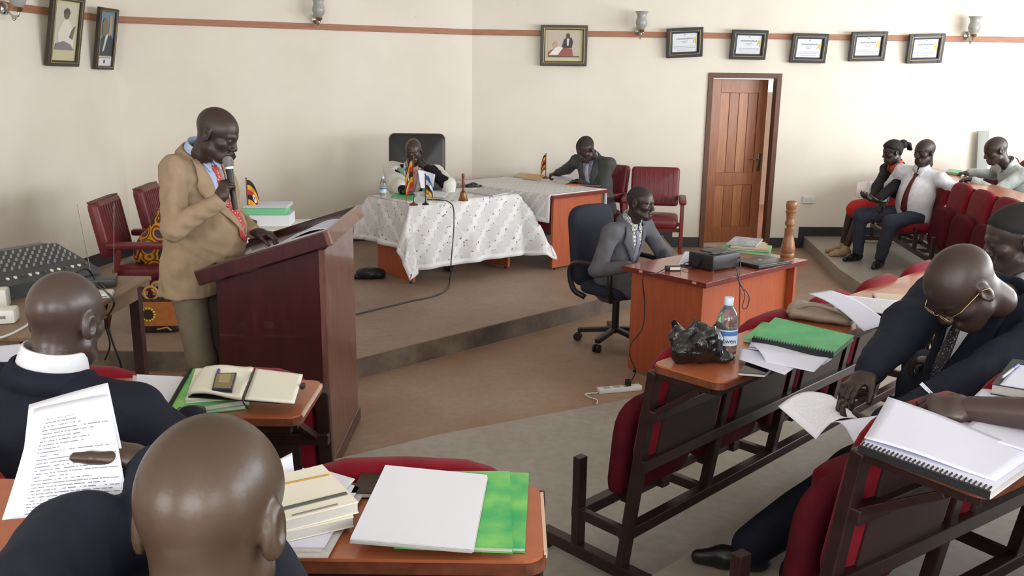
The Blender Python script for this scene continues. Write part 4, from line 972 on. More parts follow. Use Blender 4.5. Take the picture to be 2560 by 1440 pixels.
def kitenge():
    m = mat('orange_print_cloth', (206, 130, 30), .8); nt = m.node_tree; b = nt.nodes['Principled BSDF']; tc = node(nt, 'ShaderNodeTexCoord'); v = node(nt, 'ShaderNodeTexVoronoi'); v.inputs['Scale'].default_value = 9
    r = node(nt, 'ShaderNodeValToRGB'); r.color_ramp.interpolation = 'CONSTANT'; e = r.color_ramp.elements; e[0].position = 0; e[0].color = lin((84, 70, 84)); e[1].position = .38; e[1].color = lin((214, 138, 30))
    for p, c in ((.5, (96, 60, 22)), (.6, (220, 150, 40)), (.7, (60, 46, 30))): q = e.new(p); q.color = lin(c)
    nt.links.new(tc.outputs['Object'], v.inputs['Vector']); nt.links.new(v.outputs['Distance'], r.inputs[0]); nt.links.new(r.outputs[0], b.inputs['Base Color']); return m
KIT = kitenge()

# 1 the speaker at the lectern
SPK, spk = person('man in beige suit standing at the lectern, speaking into a microphone', hp(542, 335, 4.40), (-97, 24, 0), (-1.66, 4.50, 1.00), (-1.595, 4.47, 1.585), -106,
    {'R': ((-1.395, 4.175, 1.405), (-.5, -.35, -1), (.30, .10, .75), (.35, .8, -.2), GRIP, 20), 'L': ((-1.345, 4.545, 1.185), (-.3, .6, -.6), (1, -.05, -.12), (.1, 0, -1), RELAX)},
    {'L': ((-1.55, 4.66, .085), (1, 0, 0), (1, .1, 0)), 'R': ((-1.62, 4.42, .085), (1, 0, 0), (1, -.2, 0))},
    BEIGE, KHAKI, SK_D, hs=1.03, chest=(.135, 1.32), belly=.16, shirt=BLUESH, tie=REDTIE, vee=.36, hem=.04, coat=.13, vox=.0085, fold=.008, seed=3, shoulder=.185, cuffs=None)
# 2 the woman behind him
person('woman in orange and black printed dress seated behind the speaker, writing at a small table', (-2.20, 6.60, 1.36), (-95, 38, 0), (-2.72, 6.62, .71), (-2.36, 6.60, 1.19), -90,
    {'R': ((-2.03, 6.62, .92), (-.4, -.6, -.5), (.9, .2, -.15), (0, 0, -1), PEN), 'L': ((-2.05, 6.86, .91), (-.4, .7, -.5), (.9, 0, -.1), (0, 0, -1), RELAX)},
    {'L': ((-2.22, 6.74, .23), (1, 0, .6), (1, 0, 0)), 'R': ((-2.22, 6.52, .23), (1, 0, .6), (1, 0, 0))}, KIT, None, SK_M, hair=(0, .02), lapels=False, skirt=KIT, sleeve=.35, hem=.05, vox=.012, seed=5, collar=None, shirt=None)
# 3 the presiding man
ROBEW = fabric('white_robe_band', (226, 226, 220)); ROBEG = fabric('green_robe_band', (136, 176, 160))
CH, chd = person('presiding man in black robe with white and green bands, chin resting on his hand', hp(1034, 378, 8.90), (172, 14, 4), (-1.02, 9.10, .70), (-1.015, 9.0, 1.115), 176,
    {'R': (hz(1010, 478, .94), (-.8, .5, -.4), (.75, -.5, -.15), (0, .1, -1), RELAX), 'L': (hp(1066, 418, 8.80), (.9, -.2, -.7), (-.75, .15, .35), (.2, .8, .2), GRIP, 20)},
    {'L': ((-.66, 8.62, .23), (.4, -1, .5), (.3, -1, 0)), 'R': ((-.98, 8.60, .23), (0, -1, .5), (0, -1, 0))},
    BLKF, BLKF, SK_M, shirt=PINK, tie=None, vee=.3, shoulder=.22, chest=(.118, 1.5), vox=.011, seed=7, trim=ROBEW)
rg = Sdf(); gcut = []
a, b_, w_ = chd['SH']['R'], chd['El']['R'], chd['W']['R']
rg.cap(a, b_ - A3(0, 0, .01), .092, .100, k=.05); rg.cap(b_ - A3(0, 0, .02), b_ + (w_ - b_) * .55 - A3(0, 0, .01), .095, .085, k=.04); rg.cap(a - A3(0, 0, .05), b_ - A3(.05, 0, .22), .06, .08, k=.05)
a, b_ = chd['SH']['L'], chd['El']['L']; d_ = chd['s'] * -.022 + chd['up'] * .0
rg.cap(a + d_, b_ + d_, .066, .066, k=.04); rg.cap(b_ + d_, b_ + d_ - A3(0, 0, .12), .055, .07, k=.04)
rg.cap(chd['SH']['L'] - chd['f'] * .03, chd['SH']['R'] - chd['f'] * .03, .072, k=.05)
rg.cut(chd['N'] + chd['f'] * .16 + chd['up'] * .10, chd['N'] + chd['f'] * .16 - chd['up'] * .45, .165, .15, k=.02); rg.cut(chd['N'] + chd['up'] * .02, chd['N'] + chd['up'] * .25, .085, k=.02)
v, f = rg.mesh(.011); rob = arr_obj('robe', fold_noise(v, .006, 26, 5) + chd['off'], f, ROBEW, CH)
for sg in (-1, 1):           # green band down each robe front
    chd['patch']('green_band', [(-.005 + .33 * k / 12, sg * (.085 + .035 * k / 12), sg * (.15 + .04 * k / 12)) for k in range(13)], ROBEG, .045, 4, .03)
# 4 the clerk
person('man in charcoal suit bent over papers at the lace-covered desk by the wall', hp(1464, 372, 9.35), (130, 36, -4), (.93, 9.60, .72), (.835, 9.48, 1.185), 140,
    {'R': (hz(1392, 434, .935), (.2, .9, -.5), (-.8, -.35, -.1), (0, 0, -1), PEN), 'L': (hz(1448, 452, .935), (.7, -.3, -.8), (-.9, .1, -.1), (0, 0, -1), RELAX)},
    {'L': ((.78, 9.16, .23), (-.6, -.7, .5), (-.7, -.6, 0)), 'R': ((.56, 9.36, .23), (-.6, -.7, .5), (-.7, -.6, 0))},
    GREYD, GREYD, SK_D, hairm=HAIRS, hair=(.004, .0016), shirt=LILAC, tie=SILVERT, vee=.32, shoulder=.215, chest=(.125, 1.5), vox=.011, seed=8, hs=1.05)
# 5 the projector man
person('man in grey suit and checked shirt seated in the navy swivel chair, facing right', hp(1601, 508, 6.40), (-122, 4, 0), (.79, 6.56, .55), (.87, 6.47, .965), -134,
    {'R': ((.84, 6.13, .70), (-.4, -.3, -1), (.7, -.5, -.1), (0, 0, -1), RELAX), 'L': ((1.16, 6.40, .70), (.5, .6, -.7), (.6, -.6, -.1), (0, 0, -1), RELAX)},
    {'L': ((1.22, 6.20, .085), (.6, -.7, .5), (.7, -.7, 0)), 'R': ((1.03, 6.02, .085), (.6, -.7, .5), (.7, -.7, 0))},
    GREYS, GREYS, SK_D, eyes=True, hairm=HAIRS, hair=(.006, .0014), shirt=CHECK, tie=LILAC, vee=.30, shoulder=.20, vox=.009, seed=9, hs=.98)
# 6 the man on the left
person('bald man in dark suit with white collar at the left, seen from behind', hp(163, 800, 2.02), (-10, 12, 3), (-1.14, 1.93, .82), (-1.095, 1.985, 1.27), -8,
    {'R': ((-.86, 2.20, 1.085), (.8, -.3, -.6), (-.2, .95, -.1), (0, 0, -1), RELAX), 'L': ((-1.36, 2.22, 1.09), (-.8, -.3, -.6), (.4, .9, -.1), (0, 0, -1), RELAX)},
    {'L': ((-1.26, 2.40, .375), (0, 1, .6), (0, 1, 0)), 'R': ((-1.02, 2.40, .375), (0, 1, .6), (0, 1, 0))},
    NAVYS, NAVYS, SK_M, shirt=WHITESH, vee=.3, shoulder=.205, chest=(.125, 1.45), vox=.0085, seed=11, hs=.94)
# 7 the man in the foreground
person('bald man in dark suit in the bottom foreground, reading a held-up printed page', hp(530, 1296, .925), (-4, 12, 0), (-.42, .62, .965), (-.36, .835, 1.345), -14,
    {'R': (hp(376, 1172, 1.235), (.7, -.2, -.8), (-.88, .30, .32), (-.39, -.585, -.675), (18, 18, 20, 22), 48), 'L': ((-.50, 1.27, 1.205), (-.7, -.1, .5), (.3, .9, .3), (.5, -.2, .6), (40, 44, 48, 50), 40)},
    {'L': ((-.50, 1.30, .52), (0, 1, .6), (0, 1, 0)), 'R': ((-.28, 1.30, .52), (0, 1, .6), (0, 1, 0))},
    NAVY2, NAVY2, SK_B, shirt=WHITESH, vee=.3, shoulder=.225, chest=(.125, 1.45), vox=.008, seed=12, hs=.99, bulk=1.28, elb={'L': (-.585, 1.09, 1.335)})
# 8 the man with glasses
GM, gmd = person('man in navy suit and glasses bending over papers at the right', hp(2408, 716, 2.62), (92, 52, -8), (1.66, 2.90, .815), (1.60, 2.79, 1.325), 100,
    {'R': (hp(2168, 935, 2.55), (-.3, .8, -.4), (-.75, -.45, -.35), (.1, -.2, -1), (24, 26, 28, 32), 40), 'L': (hp(2200, 1065, 2.32), (.1, -.9, -.6), (-.95, .1, .05), (0, .1, 1), RELAX)},
    {'L': ((.97, 2.62, .375), (-1, -.1, .7), (-1, .1, 0)), 'R': ((.86, 2.82, .375), (-1, -.1, .7), (-1, .2, 0))},
    NAVY2, NAVYS, SK_D, shirt=WHITESH, tie=DKTIE, vee=.32, shoulder=.235, chest=(.15, 1.4), vox=.0085, seed=13, hs=1.06, cuffs=WHITESH, bulk=1.32, belly=.06, ringc=False, jcollar=False)
R_, H_, o_ = gmd['R'], gmd['H'], gmd['off']
def hl(x, y, z): return Vector(R_ @ A3(x, y, z) * 1.06 + H_ + o_)
gl = MB()
for sg in (-1, 1):
    pts = [hl(sg * (.033 + .023 * math.cos(2 * math.pi * k / 16)), .108, .0 + .016 * math.sin(2 * math.pi * k / 16)) for k in range(17)]
    gl.tube(pts, .0016, 6, False); gl.tube([hl(sg * .056, .106, .006), hl(sg * .078, .07, .008), hl(sg * .084, -.01, .012), hl(sg * .083, -.03, -.004)], .0016, 6)
gl.tube([hl(-.011, .109, .003), hl(0, .113, .006), hl(.011, .109, .003)], .0016, 6); gl.build('glasses', mat('gold_wire', (190, 168, 120), .25, .9), GM, 'all')
# 9 the head at the right edge
person('man with short dark hair and white shirt, half cut off by the right edge', hp(2545, 600, 3.18), (74, 14, 0), (2.02, 3.18, .83), (1.93, 3.18, 1.27), 60,
    {'R': ((1.86, 3.55, .93), (.1, .7, -.6), (-.7, .6, -.1), (0, 0, -1), RELAX), 'L': ((1.66, 3.25, .93), (-.2, -.8, -.5), (-.7, .6, -.1), (0, 0, -1), RELAX)},
    {'L': ((1.56, 3.36, .375), (-.7, .7, .5), (-.7, .7, 0)), 'R': ((1.72, 3.52, .375), (-.7, .7, .5), (-.7, .7, 0))},
    WHITESH, SLATE, SK_M, hair=(-.012, .007), lapels=False, shoulder=.2, vox=.011, seed=14, hs=1.05)
# 10 the writer at the lower right (only the forearm is in view)
person('person outside the right edge whose bare forearm and hand hold a pen', (1.66, 1.80, 1.60), (60, 20, 0), (1.72, 1.62, .965), (1.68, 1.71, 1.42), 60,
    {'L': (hz(2420, 1030, 1.225)[:2] + (1.232,), (.5, -.6, -.3), (-.93, .28, -.05), (.15, .5, -.85), PEN, 25), 'R': ((1.75, 2.05, 1.02), (.6, .6, -.6), (-.8, .3, -.1), (0, 0, -1), RELAX)},
    {'L': ((1.38, 1.86, .52), (-.7, .7, .5), (-.7, .7, 0)), 'R': ((1.52, 2.02, .52), (-.7, .7, .5), (-.7, .7, 0))},
    WHITESH, SLATE, SK_M, lapels=False, sleeve=0, shoulder=.2, vox=.012, seed=15)
# 11 the man in the white shirt
person('man in white shirt and maroon tie sitting at the end of the far seat row', hp(2312, 380, 8.98), (112, 6, 0), (4.14, 9.06, .70), (4.165, 9.02, 1.145), 126,
    {'R': ((3.86, 9.14, .785), (.1, .8, -.2), (-.75, -.35, -.5), (0, 0, -1), RELAX), 'L': ((4.27, 8.70, .76), (.9, -.1, .1), (-.05, -.3, -.9), (-.8, .5, 0), RELAX)},
    {'L': ((3.80, 8.93, .23), (-.7, -.6, .6), (-.55, -.65, 0)), 'R': ((3.70, 9.28, .23), (-.8, -.1, .6), (-.85, -.45, 0))},
    WHITESH, SLATE, SK_D, lapels=False, tie=MAROONT, shoulder=.215, chest=(.118, 1.5), vox=.011, seed=16, hs=1.04, belly=.04, hem=.03)
# 12 the woman beside him
REDC = fabric('red_skirt', (196, 52, 52))
def buns(t, d):
    return None
WM, wmd = person('woman in black blazer and red skirt holding papers, at the far wall side', hp(2231, 380, 9.52), (95, 12, 0), (4.20, 9.58, .70), (4.13, 9.56, 1.125), 100,
    {'R': (hz(2180, 496, .84), (.2, .8, -.5), (-.9, -.1, .1), (0, 0, 1), RELAX), 'L': (hz(2192, 500, .84), (.2, -.8, -.5), (-.9, .1, .1), (0, 0, 1), RELAX)},
    {'L': ((3.66, 9.52, .23), (-1, 0, .6), (-1, -.3, 0)), 'R': ((3.70, 9.72, .23), (-1, 0, .6), (-1, -.2, 0))},
    BLKF, None, SK_D, hair=(-.015, .016), skirt=REDC, shirt=fabric('coral_blouse', (206, 92, 70)), vee=.3, shoulder=.17, chest=(.105, 1.4), vox=.011, seed=17, hs=.96, shoe=mat('tan_sandal', (172, 140, 112), .5))
R2, H2, o2 = wmd['R'], wmd['H'], wmd['off']
mb = MB(); mb.ball(R2 @ A3(0, -.125, .06) + H2 + o2, (.05, .045, .05)); 
for k in range(5):
    a = (k - 2) * .35; mb.tube([Vector(R2 @ p + H2 + o2) for p in (A3(math.sin(a) * .02, -.14, .07), A3(math.sin(a) * .04, -.185, .05), A3(math.sin(a) * .05, -.195, -.02))], [.02, .018, .012], 8)
mb.build('ponytail', HAIRM, WM, 'all')
for sg in (-1, 1): mb = MB(); mb.ball(R2 @ A3(sg * .086, -.006, -.04) + H2 + o2, .009); mb.build('earring', mat('pearl', (226, 222, 214), .2), WM, 'all')
# 13 the man in the pale shirt
PALE = fabric('pale_green_shirt', (190, 200, 198))
person('man in pale shirt leaning on the writing board at the far right', hp(2490, 376, 8.75), (86, 22, 0), (5.10, 8.86, .83), (4.93, 8.80, 1.215), 92,
    {'R': (hz(2420, 432, 1.075), (.5, .8, -.4), (-.9, -.1, -.05), (0, 0, -1), RELAX), 'L': (hz(2432, 448, 1.075), (.5, -.8, -.5), (-.9, .3, -.05), (0, 0, -1), RELAX)},
    {'L': ((4.86, 8.72, .375), (-1, 0, .6), (-1, 0, 0)), 'R': ((4.86, 8.96, .375), (-1, 0, .6), (-1, 0, 0))},
    PALE, SLATE, SK_D, lapels=False, shoulder=.21, chest=(.12, 1.45), vox=.011, seed=18, hs=1.06)
# ================================================================ loose things
def quad(px, z): return [at(x, y, z) for x, y in px]
def print_mat(name, base=(226, 228, 240), ink=(120, 122, 136), n=34, bold=False, m0=.12, m1=.88, top=.06, bot=.94):
    """paper with rows of print; uses the sheet's own UV"""
    if name in MATS: return MATS[name]
    m = mat(name, base, .7); nt = m.node_tree; b = nt.nodes['Principled BSDF']; u = node(nt, 'ShaderNodeUVMap'); sp = node(nt, 'ShaderNodeSeparateXYZ'); nt.links.new(u.outputs[0], sp.inputs[0])
    def mth(op, a, c, v=None):
        q = node(nt, 'ShaderNodeMath', operation=op)
        for i, w in ((0, a), (1, c)):
            if hasattr(w, 'default_value') or hasattr(w, 'is_linked'): nt.links.new(w, q.inputs[i])
            elif w is not None: q.inputs[i].default_value = w
        return q.outputs[0]
    vy = mth('MULTIPLY', sp.outputs[1], float(n)); fr = mth('FRACT', vy, None); row = mth('FLOOR', vy, None)
    line = mth('LESS_THAN', fr, .3)
    cmb = node(nt, 'ShaderNodeCombineXYZ'); nt.links.new(mth('MULTIPLY', sp.outputs[0], 42.0), cmb.inputs[0]); nt.links.new(mth('MULTIPLY', row, 3.7), cmb.inputs[1])
    nz = node(nt, 'ShaderNodeTexNoise'); nz.inputs['Scale'].default_value = 1.0; nz.inputs['Detail'].default_value = 1; nt.links.new(cmb.outputs[0], nz.inputs['Vector'])
    word = mth('GREATER_THAN', nz.outputs[0], .44)
    wn = node(nt, 'ShaderNodeTexWhiteNoise', noise_dimensions='1D'); nt.links.new(row, wn.inputs['W'])
    ln = mth('ADD', mth('MULTIPLY', wn.outputs['Value'], .9), .38)      # ragged line lengths
    inx = mth('MULTIPLY', mth('GREATER_THAN', sp.outputs[0], m0), mth('LESS_THAN', sp.outputs[0], mth('MINIMUM', ln, m1)))
    iny = mth('MULTIPLY', mth('GREATER_THAN', sp.outputs[1], 1 - bot), mth('LESS_THAN', sp.outputs[1], 1 - top))
    fac = mth('MULTIPLY', mth('MULTIPLY', line, word), mth('MULTIPLY', inx, iny))
    mx = node(nt, 'ShaderNodeMix', data_type='RGBA'); mx.inputs['A'].default_value = lin(base); mx.inputs['B'].default_value = lin(ink); nt.links.new(fac, mx.inputs['Factor']); nt.links.new(mx.outputs['Result'], b.inputs['Base Color'])
    return m
PAPER = mat('white_paper', (222, 225, 244), .7); PAPERC = mat('cream_paper', (232, 228, 214), .7); PAGES = mat('page_edges', (206, 204, 200), .8, noise=.15, nscale=120, stretch=(1, 1, 20))
TEXT = print_mat('printed_page'); TEXTF = print_mat('faintly_printed_page', ink=(196, 198, 210), n=40)
GREENB = mat('green_marbled_cover', (24, 162, 102), .4, rgb2=(140, 208, 104), nscale=13); GREEN2 = mat('mint_cover', (78, 190, 118), .4, rgb2=(40, 158, 96), nscale=12)
BLKC = mat('black_cover', (34, 34, 38), .45)
def sheet_mesh(name, c, m, parent, off, th=.001, bump=None, nu=12, nv=14):
    """c = four world corners: (u,v) = (0,0),(1,0),(1,1),(0,1); bump(u,v) adds height"""
    bm = bmesh.new(); uvl = bm.loops.layers.uv.new('UVMap'); G = []; U = {}
    for i in range(nu + 1):
        r = []
        for j in range(nv + 1):
            u, v = i / nu, j / nv; p = c[0] * (1 - u) * (1 - v) + c[1] * u * (1 - v) + c[2] * u * v + c[3] * (1 - u) * v
            if bump: d = bump(u, v); p = p + (d if isinstance(d, Vector) else Vector((0, 0, d)))
            q = bm.verts.new(p - off); U[q] = (u, v); r.append(q)
        G.append(r)
    for i in range(nu):
        for j in range(nv):
            f = bm.faces.new((G[i][j], G[i + 1][j], G[i + 1][j + 1], G[i][j + 1])); f.smooth = True
            for lp in f.loops: lp[uvl].uv = U[lp.vert]
    bmesh.ops.recalc_face_normals(bm, faces=bm.faces)
    me = bpy.data.meshes.new(name); bm.to_mesh(me); bm.free(); me.materials.append(m); o = bpy.data.objects.new(name, me); COL.objects.link(o)
    if parent: o.parent = parent
    md = o.modifiers.new('thickness', 'SOLIDIFY'); md.thickness = th; md.offset = 0
    return o
def centre(c): return sum(c, Vector()) / len(c)
def sheet(label, c, m=PAPER, th=.001, bump=None, name='paper_sheet', cat='paper', group=None):
    o = centre(c); t = sheet_mesh(name, c, m, None, o, th, bump); t.location = o; return tag(t, label, cat, group)
def shrink(c, k):
    o = centre(c); return [o + (p - o) * k for p in c]
def slab(mb, c, z0, z1, off):
    lo = [mb.bm.verts.new(Vector((p.x, p.y, z0)) - off) for p in c]; hi = [mb.bm.verts.new(Vector((p.x, p.y, z1)) - off) for p in c]
    mb.bm.faces.new(lo[::-1]); mb.bm.faces.new(hi)
    for k in range(4): mb.bm.faces.new((lo[k], lo[(k + 1) % 4], hi[(k + 1) % 4], hi[k]))
    return mb
def paper_pile(label, c, z, h, n=3, m=PAPER, jit=.01, group=None):
    o = Vector((centre(c).x, centre(c).y, z)); t = thing('paper_stack', label, 'papers', o, 0, group); rs = random.Random(len(label))
    for k in range(n):
        d = Vector((rs.uniform(-jit, jit), rs.uniform(-jit, jit), 0)) if k else Vector()
        slab(MB(), [p + d for p in c], z + h * k / n + .0005, z + h * (k + 1) / n, o).build('sheets', m if k == n - 1 else PAGES, t)
    return t
def book(label, c, z, h, cover, name='book', cat='book', comb=None, pages=PAGES, group=None, top=True):
    """closed book: covers and page block; comb = index of the edge that carries a binding"""
    o = Vector((centre(c).x, centre(c).y, z)); t = thing(name, label, cat, o, 0, group); cv = .0022
    slab(MB(), c, z, z + cv, o).build('back_cover', cover, t); slab(MB(), shrink(c, .985), z + cv, z + h - cv, o).build('pages', pages, t)
    if top: slab(MB(), c, z + h - cv, z + h, o).build('front_cover', cover, t)
    if comb is not None:
        a, b = c[comb], c[(comb + 1) % 4]; a = Vector((a.x, a.y, z + h / 2)); b = Vector((b.x, b.y, z + h / 2)); d = (b - a); n = max(8, int(d.length / .0095)); d.normalize()
        s_ = Vector((0, 0, 1)).cross(d); s_ = s_ if s_.dot(a - o) > 0 else -s_
        mb = MB()
        for k in range(n):
            q = a + (b - a) * ((k + .5) / n) - o; r = h / 2 + .003
            mb.tube([q - s_ * (.008) + Vector((0, 0, r)), q + s_ * .002 + Vector((0, 0, r * .9)), q + s_ * .007, q + s_ * .002 - Vector((0, 0, r * .55)), q - s_ * .006 - Vector((0, 0, r * .4))], .0022, 5)
        mb.bar(a - o + s_ * .006, b - o + s_ * .006, .005, h * .8); mb.build('comb_binding', BLKC, t)
    return t
ZL1, ZL2, ZR1, ZR2, ZT, ZP = 1.041, 1.186, 1.041, 1.186, .8985, .751
# ---- board in front of the man on the left (L1)
paper_pile('pile of printed sheets on the writing board beside the left man', quad([(330, 1040), (408, 1044), (452, 946), (335, 940)], ZL1), ZL1, .006, 3, TEXTF, .012)
book('green ring-bound notebook under the open planner', quad([(418, 1040), (624, 1012), (630, 928), (478, 934)], ZL1 + .014), ZL1 + .014, .016, GREENB, comb=3)
book('lower green-edged book at the bottom of the planner pile', quad([(412, 1047), (612, 1024), (640, 938), (470, 945)], ZL1), ZL1 + .0005, .013, GREEN2)
book('closed cream notebook between green notebook and open planner', quad([(464, 1008), (596, 998), (625, 926), (490, 930)], ZL1 + .031), ZL1 + .0305, .012, PAPERC)
pz = ZL1 + .044
pl = thing('open_planner', 'open planner with cream pages, black ribbon and a phone on it', 'planner', at(620, 960, pz) - Vector((0, 0, .0)))
c1 = quad([(470, 990), (604, 1000), (634, 925), (505, 930)], pz + .004); c2 = quad([(612, 1003), (736, 1008), (757, 938), (640, 928)], pz + .004)
o_ = pl.location.copy()
slab(MB(), [c1[0], c2[1], c2[2], c1[3]], pz - .0005, pz + .002, o_).build('cover', BLKC, pl)
sheet_mesh('left_pages', c1, PAPERC, pl, o_, .010, lambda u, v: .004 + .012 * math.sin(math.pi * min(1, u * .75 + .25)) ** 2 * (u > .0))
sheet_mesh('right_pages', c2, PAPERC, pl, o_, .006, lambda u, v: .006 * (1 - u))
mb = MB(); p0, p1, p2 = at(634, 928, pz + .014), at(608, 995, pz + .018), at(620, 1022, pz - .03); mb.tube([q - o_ for q in bez([p0, p1, p2], 8)], .0022, 6); mb.build('ribbon', BLKC, pl)
mb = MB(); e0 = at(757, 965, pz + .004); mb.box(e0 - o_, (.012, .022, .016), .003); mb.build('clasp', BLKC, pl)
ph = thing('mobile_phone', 'small phone with gold face lying on the open planner', 'phone', at(560, 962, pz + .022))
c = quad([(530, 978), (580, 980), (592, 937), (540, 938)], pz + .022); slab(MB(), c, pz + .0195, pz + .029, ph.location).build('phone_body', mat('phone_blue_black', (40, 44, 62), .3), ph)
slab(MB(), shrink(c, .86), pz + .029, pz + .0300, ph.location).build('phone_face', mat('phone_gold', (132, 118, 84), .3), ph)
cc = centre(c); d = (c[3] - c[0]) * .16; slab(MB(), [p + d for p in shrink(c, .55)], pz + .0301, pz + .0306, ph.location).build('phone_screen', mat('phone_screen', (170, 158, 112), .2), ph)
def pen(label, a, b, r, body, capm, name='pen'):
    t = thing(name, label, 'pen', a); d = b - a
    mb = MB(); mb.cyl((0, 0, 0), d * .72, r, n=10); mb.build('barrel', body, t, True)
    mb = MB(); mb.cyl(d * .70, d, r * 1.15, n=10); mb.build('pen_cap', capm, t, True)
    mb = MB(); mb.cyl((0, 0, 0), -d.normalized() * .008, r * .9, .0006, n=10); mb.build('tip', METAL, t, True); return t
BLUEP = mat('blue_plastic', (44, 52, 150), .3); CLEARP = mat('clear_plastic', (214, 220, 232), .15, trans=.6)
pen('blue-capped pen lying against the phone on the planner', at(536, 962, pz + .022), at(547, 925, pz + .026), .0045, CLEARP, BLUEP)
# ---- board L2
book('flat green marbled book at the right end of the foreground board', quad([(1205, 1380), (1312, 1383), (1322, 1194), (1240, 1192)], ZL2), ZL2 + .0005, .010, GREENB)
book('green marbled book partly under the white sheet on the foreground board', quad([(985, 1372), (1282, 1384), (1274, 1190), (1075, 1190)], ZL2 + .011), ZL2 + .011, .011, GREENB)
paper_pile('large white sheet stack lying across the green books', quad([(874, 1357), (1180, 1382), (1216, 1197), (962, 1172)], ZL2 + .024), ZL2 + .0225, .010, 3, print_mat('table_header_page', ink=(206, 208, 216), n=40, top=.05, bot=.2), .003)
book('dark brown folder between the notebooks and the white sheet', quad([(878, 1247), (968, 1247), (985, 1186), (910, 1186)], ZL2), ZL2 + .0005, .012, mat('brown_folder', (60, 40, 34), .5, noise=.4, nscale=20))
paper_pile('loose printed papers under the white planners on the foreground board', quad([(690, 1392), (815, 1392), (902, 1240), (760, 1190)], ZL2), ZL2 + .0005, .012, 4, PAPER, .014)
book('lower white planner in the pile beside the foreground head', quad([(690, 1362), (885, 1318), (842, 1222), (640, 1258)], ZL2 + .013), ZL2 + .0135, .020, PAPERC)
wp = book('upper white planner with black elastic band and yellow ribbon', quad([(680, 1316), (896, 1262), (806, 1168), (650, 1206)], ZL2 + .05), ZL2 + .034, .022, PAPERC)
c = quad([(680, 1316), (896, 1262), (806, 1168), (650, 1206)], ZL2 + .0575)
def strip(nm, a, b, w, m, par): mb = MB(); mb.bar(a - par.location, b - par.location, w, .0012); mb.build(nm, m, par)
strip('elastic_band', c[0].lerp(c[3], .30), c[1].lerp(c[2], .30), .010, mat('grey_elastic', (92, 92, 92), .6), wp); strip('yellow_ribbon', c[0].lerp(c[3], .86), c[1].lerp(c[2], .80), .004, mat('yellow_ribbon', (200, 150, 60), .6), wp)
strip('cover_print', c[0].lerp(c[3], .12).lerp(c[1].lerp(c[2], .12), .25), c[0].lerp(c[3], .12).lerp(c[1].lerp(c[2], .12), .8), .003, mat('grey_ink', (130, 128, 124), .7), wp)
sheet('single white page sticking up behind the white planners', [at(700, 1250, ZL2 + .02), at(742, 1240, ZL2 + .02), at(730, 1132, ZL2 + .06), at(695, 1150, ZL2 + .06)], PAPER, .0012)
sheet('printed sheet poking out right of the white planners', quad([(812, 1262), (866, 1222), (888, 1198), (800, 1172)], ZL2 + .015), TEXTF, .0012)
# ---- page held by the foreground man
pgc = [Vector(hp(12, 1300, 1.10)), Vector(hp(300, 1268, 1.12)), Vector(hp(262, 1000, 1.30)), Vector(hp(78, 1010, 1.30))]
def bend(u, v): return Vector((.010 * math.sin(v * 3.1), -.018 * math.sin(math.pi * v) + .010 * math.sin(2 * u), .0))
sheet('printed page held up by the foreground man', [Vector(hp(5, 1300, 1.145)), Vector(hp(318, 1285, 1.145)), Vector(hp(262, 990, 1.27)), Vector(hp(85, 1022, 1.27))], print_mat('report_page', (224, 228, 242), (128, 130, 146), 32, m0=.16, m1=.97, top=.12, bot=.97), .0012, bend, group='pages held by the foreground man')
sheet('rear printed page showing above the held page of the foreground man', [Vector(hp(40, 1270, 1.165)), Vector(hp(330, 1290, 1.162)), Vector(hp(262, 962, 1.285)), Vector(hp(72, 1012, 1.285))], TEXTF, .0012, bend, group='pages held by the foreground man')
sheet('white sheet at the left edge beside the dark-suited man', [at(-60, 930, 1.22), at(20, 912, 1.22), at(75, 858, 1.20), at(-40, 868, 1.20)], PAPER, .0012)
# ---- board R1
bg_ = Sdf(); rs = random.Random(2); bc = at(1744, 902, ZR1); bag_pts = []
g = Sdf(); g.ell((-.01, 0, .05), (.085, .075, .055), .03)
for k in range(16):
    a = rs.uniform(0, 6.28); g.ell((-.012 + .06 * math.cos(a), .055 * math.sin(a), rs.uniform(.02, .09)), (rs.uniform(.02, .045), rs.uniform(.02, .04), rs.uniform(.02, .045)), .012)
for k in range(5): g.cap((rs.uniform(-.08, .02), rs.uniform(-.03, .03), .09), (rs.uniform(-.10, .0), rs.uniform(-.04, .04), rs.uniform(.125, .15)), .016, .004, k=.01)
g.ell((.085, .06, .07), (.035, .02, .06), .015); g.ell((.075, .0, .018), (.05, .045, .02), .02)
g.plane((0, 0, .001), (0, 0, -1))
v, f = g.mesh(.0055); v = fold_noise(v, .0022, 110, 4); v = fold_noise(v, .0012, 220, 6); v[:, 2] = np.maximum(v[:, 2], .001)
b_ = arr_obj('plastic_bag', v, f, mat('black_polythene', (22, 21, 22), .22, bump=.6, bscale=45, spec=.6), None); b_.location = bc; tag(b_, 'crumpled black plastic bag beside the water bottle on the writing board', 'plastic bag')
PET = mat('clear_bottle', (236, 240, 244), .06, trans=.95, spec=.5); LABEL = mat('bottle_label', (206, 220, 236), .4); LABELB = mat('bottle_label_blue', (70, 120, 190), .4); WATER = mat('bottle_water', (230, 238, 242), .05, trans=1.0)
def text_mesh(name, body, size, m, parent, M, th=.0005):
    cu = bpy.data.curves.new(name, 'FONT'); cu.body = body; cu.size = size; cu.extrude = th; cu.align_x = 'CENTER'; cu.align_y = 'CENTER'
    o = bpy.data.objects.new(name, cu); COL.objects.link(o); dg = bpy.context.evaluated_depsgraph_get(); me = bpy.data.meshes.new_from_object(o.evaluated_get(dg)); bpy.data.objects.remove(o)
    o = bpy.data.objects.new(name, me); COL.objects.link(o); me.materials.clear(); me.materials.append(m); o.parent = parent; o.matrix_local = M; return o
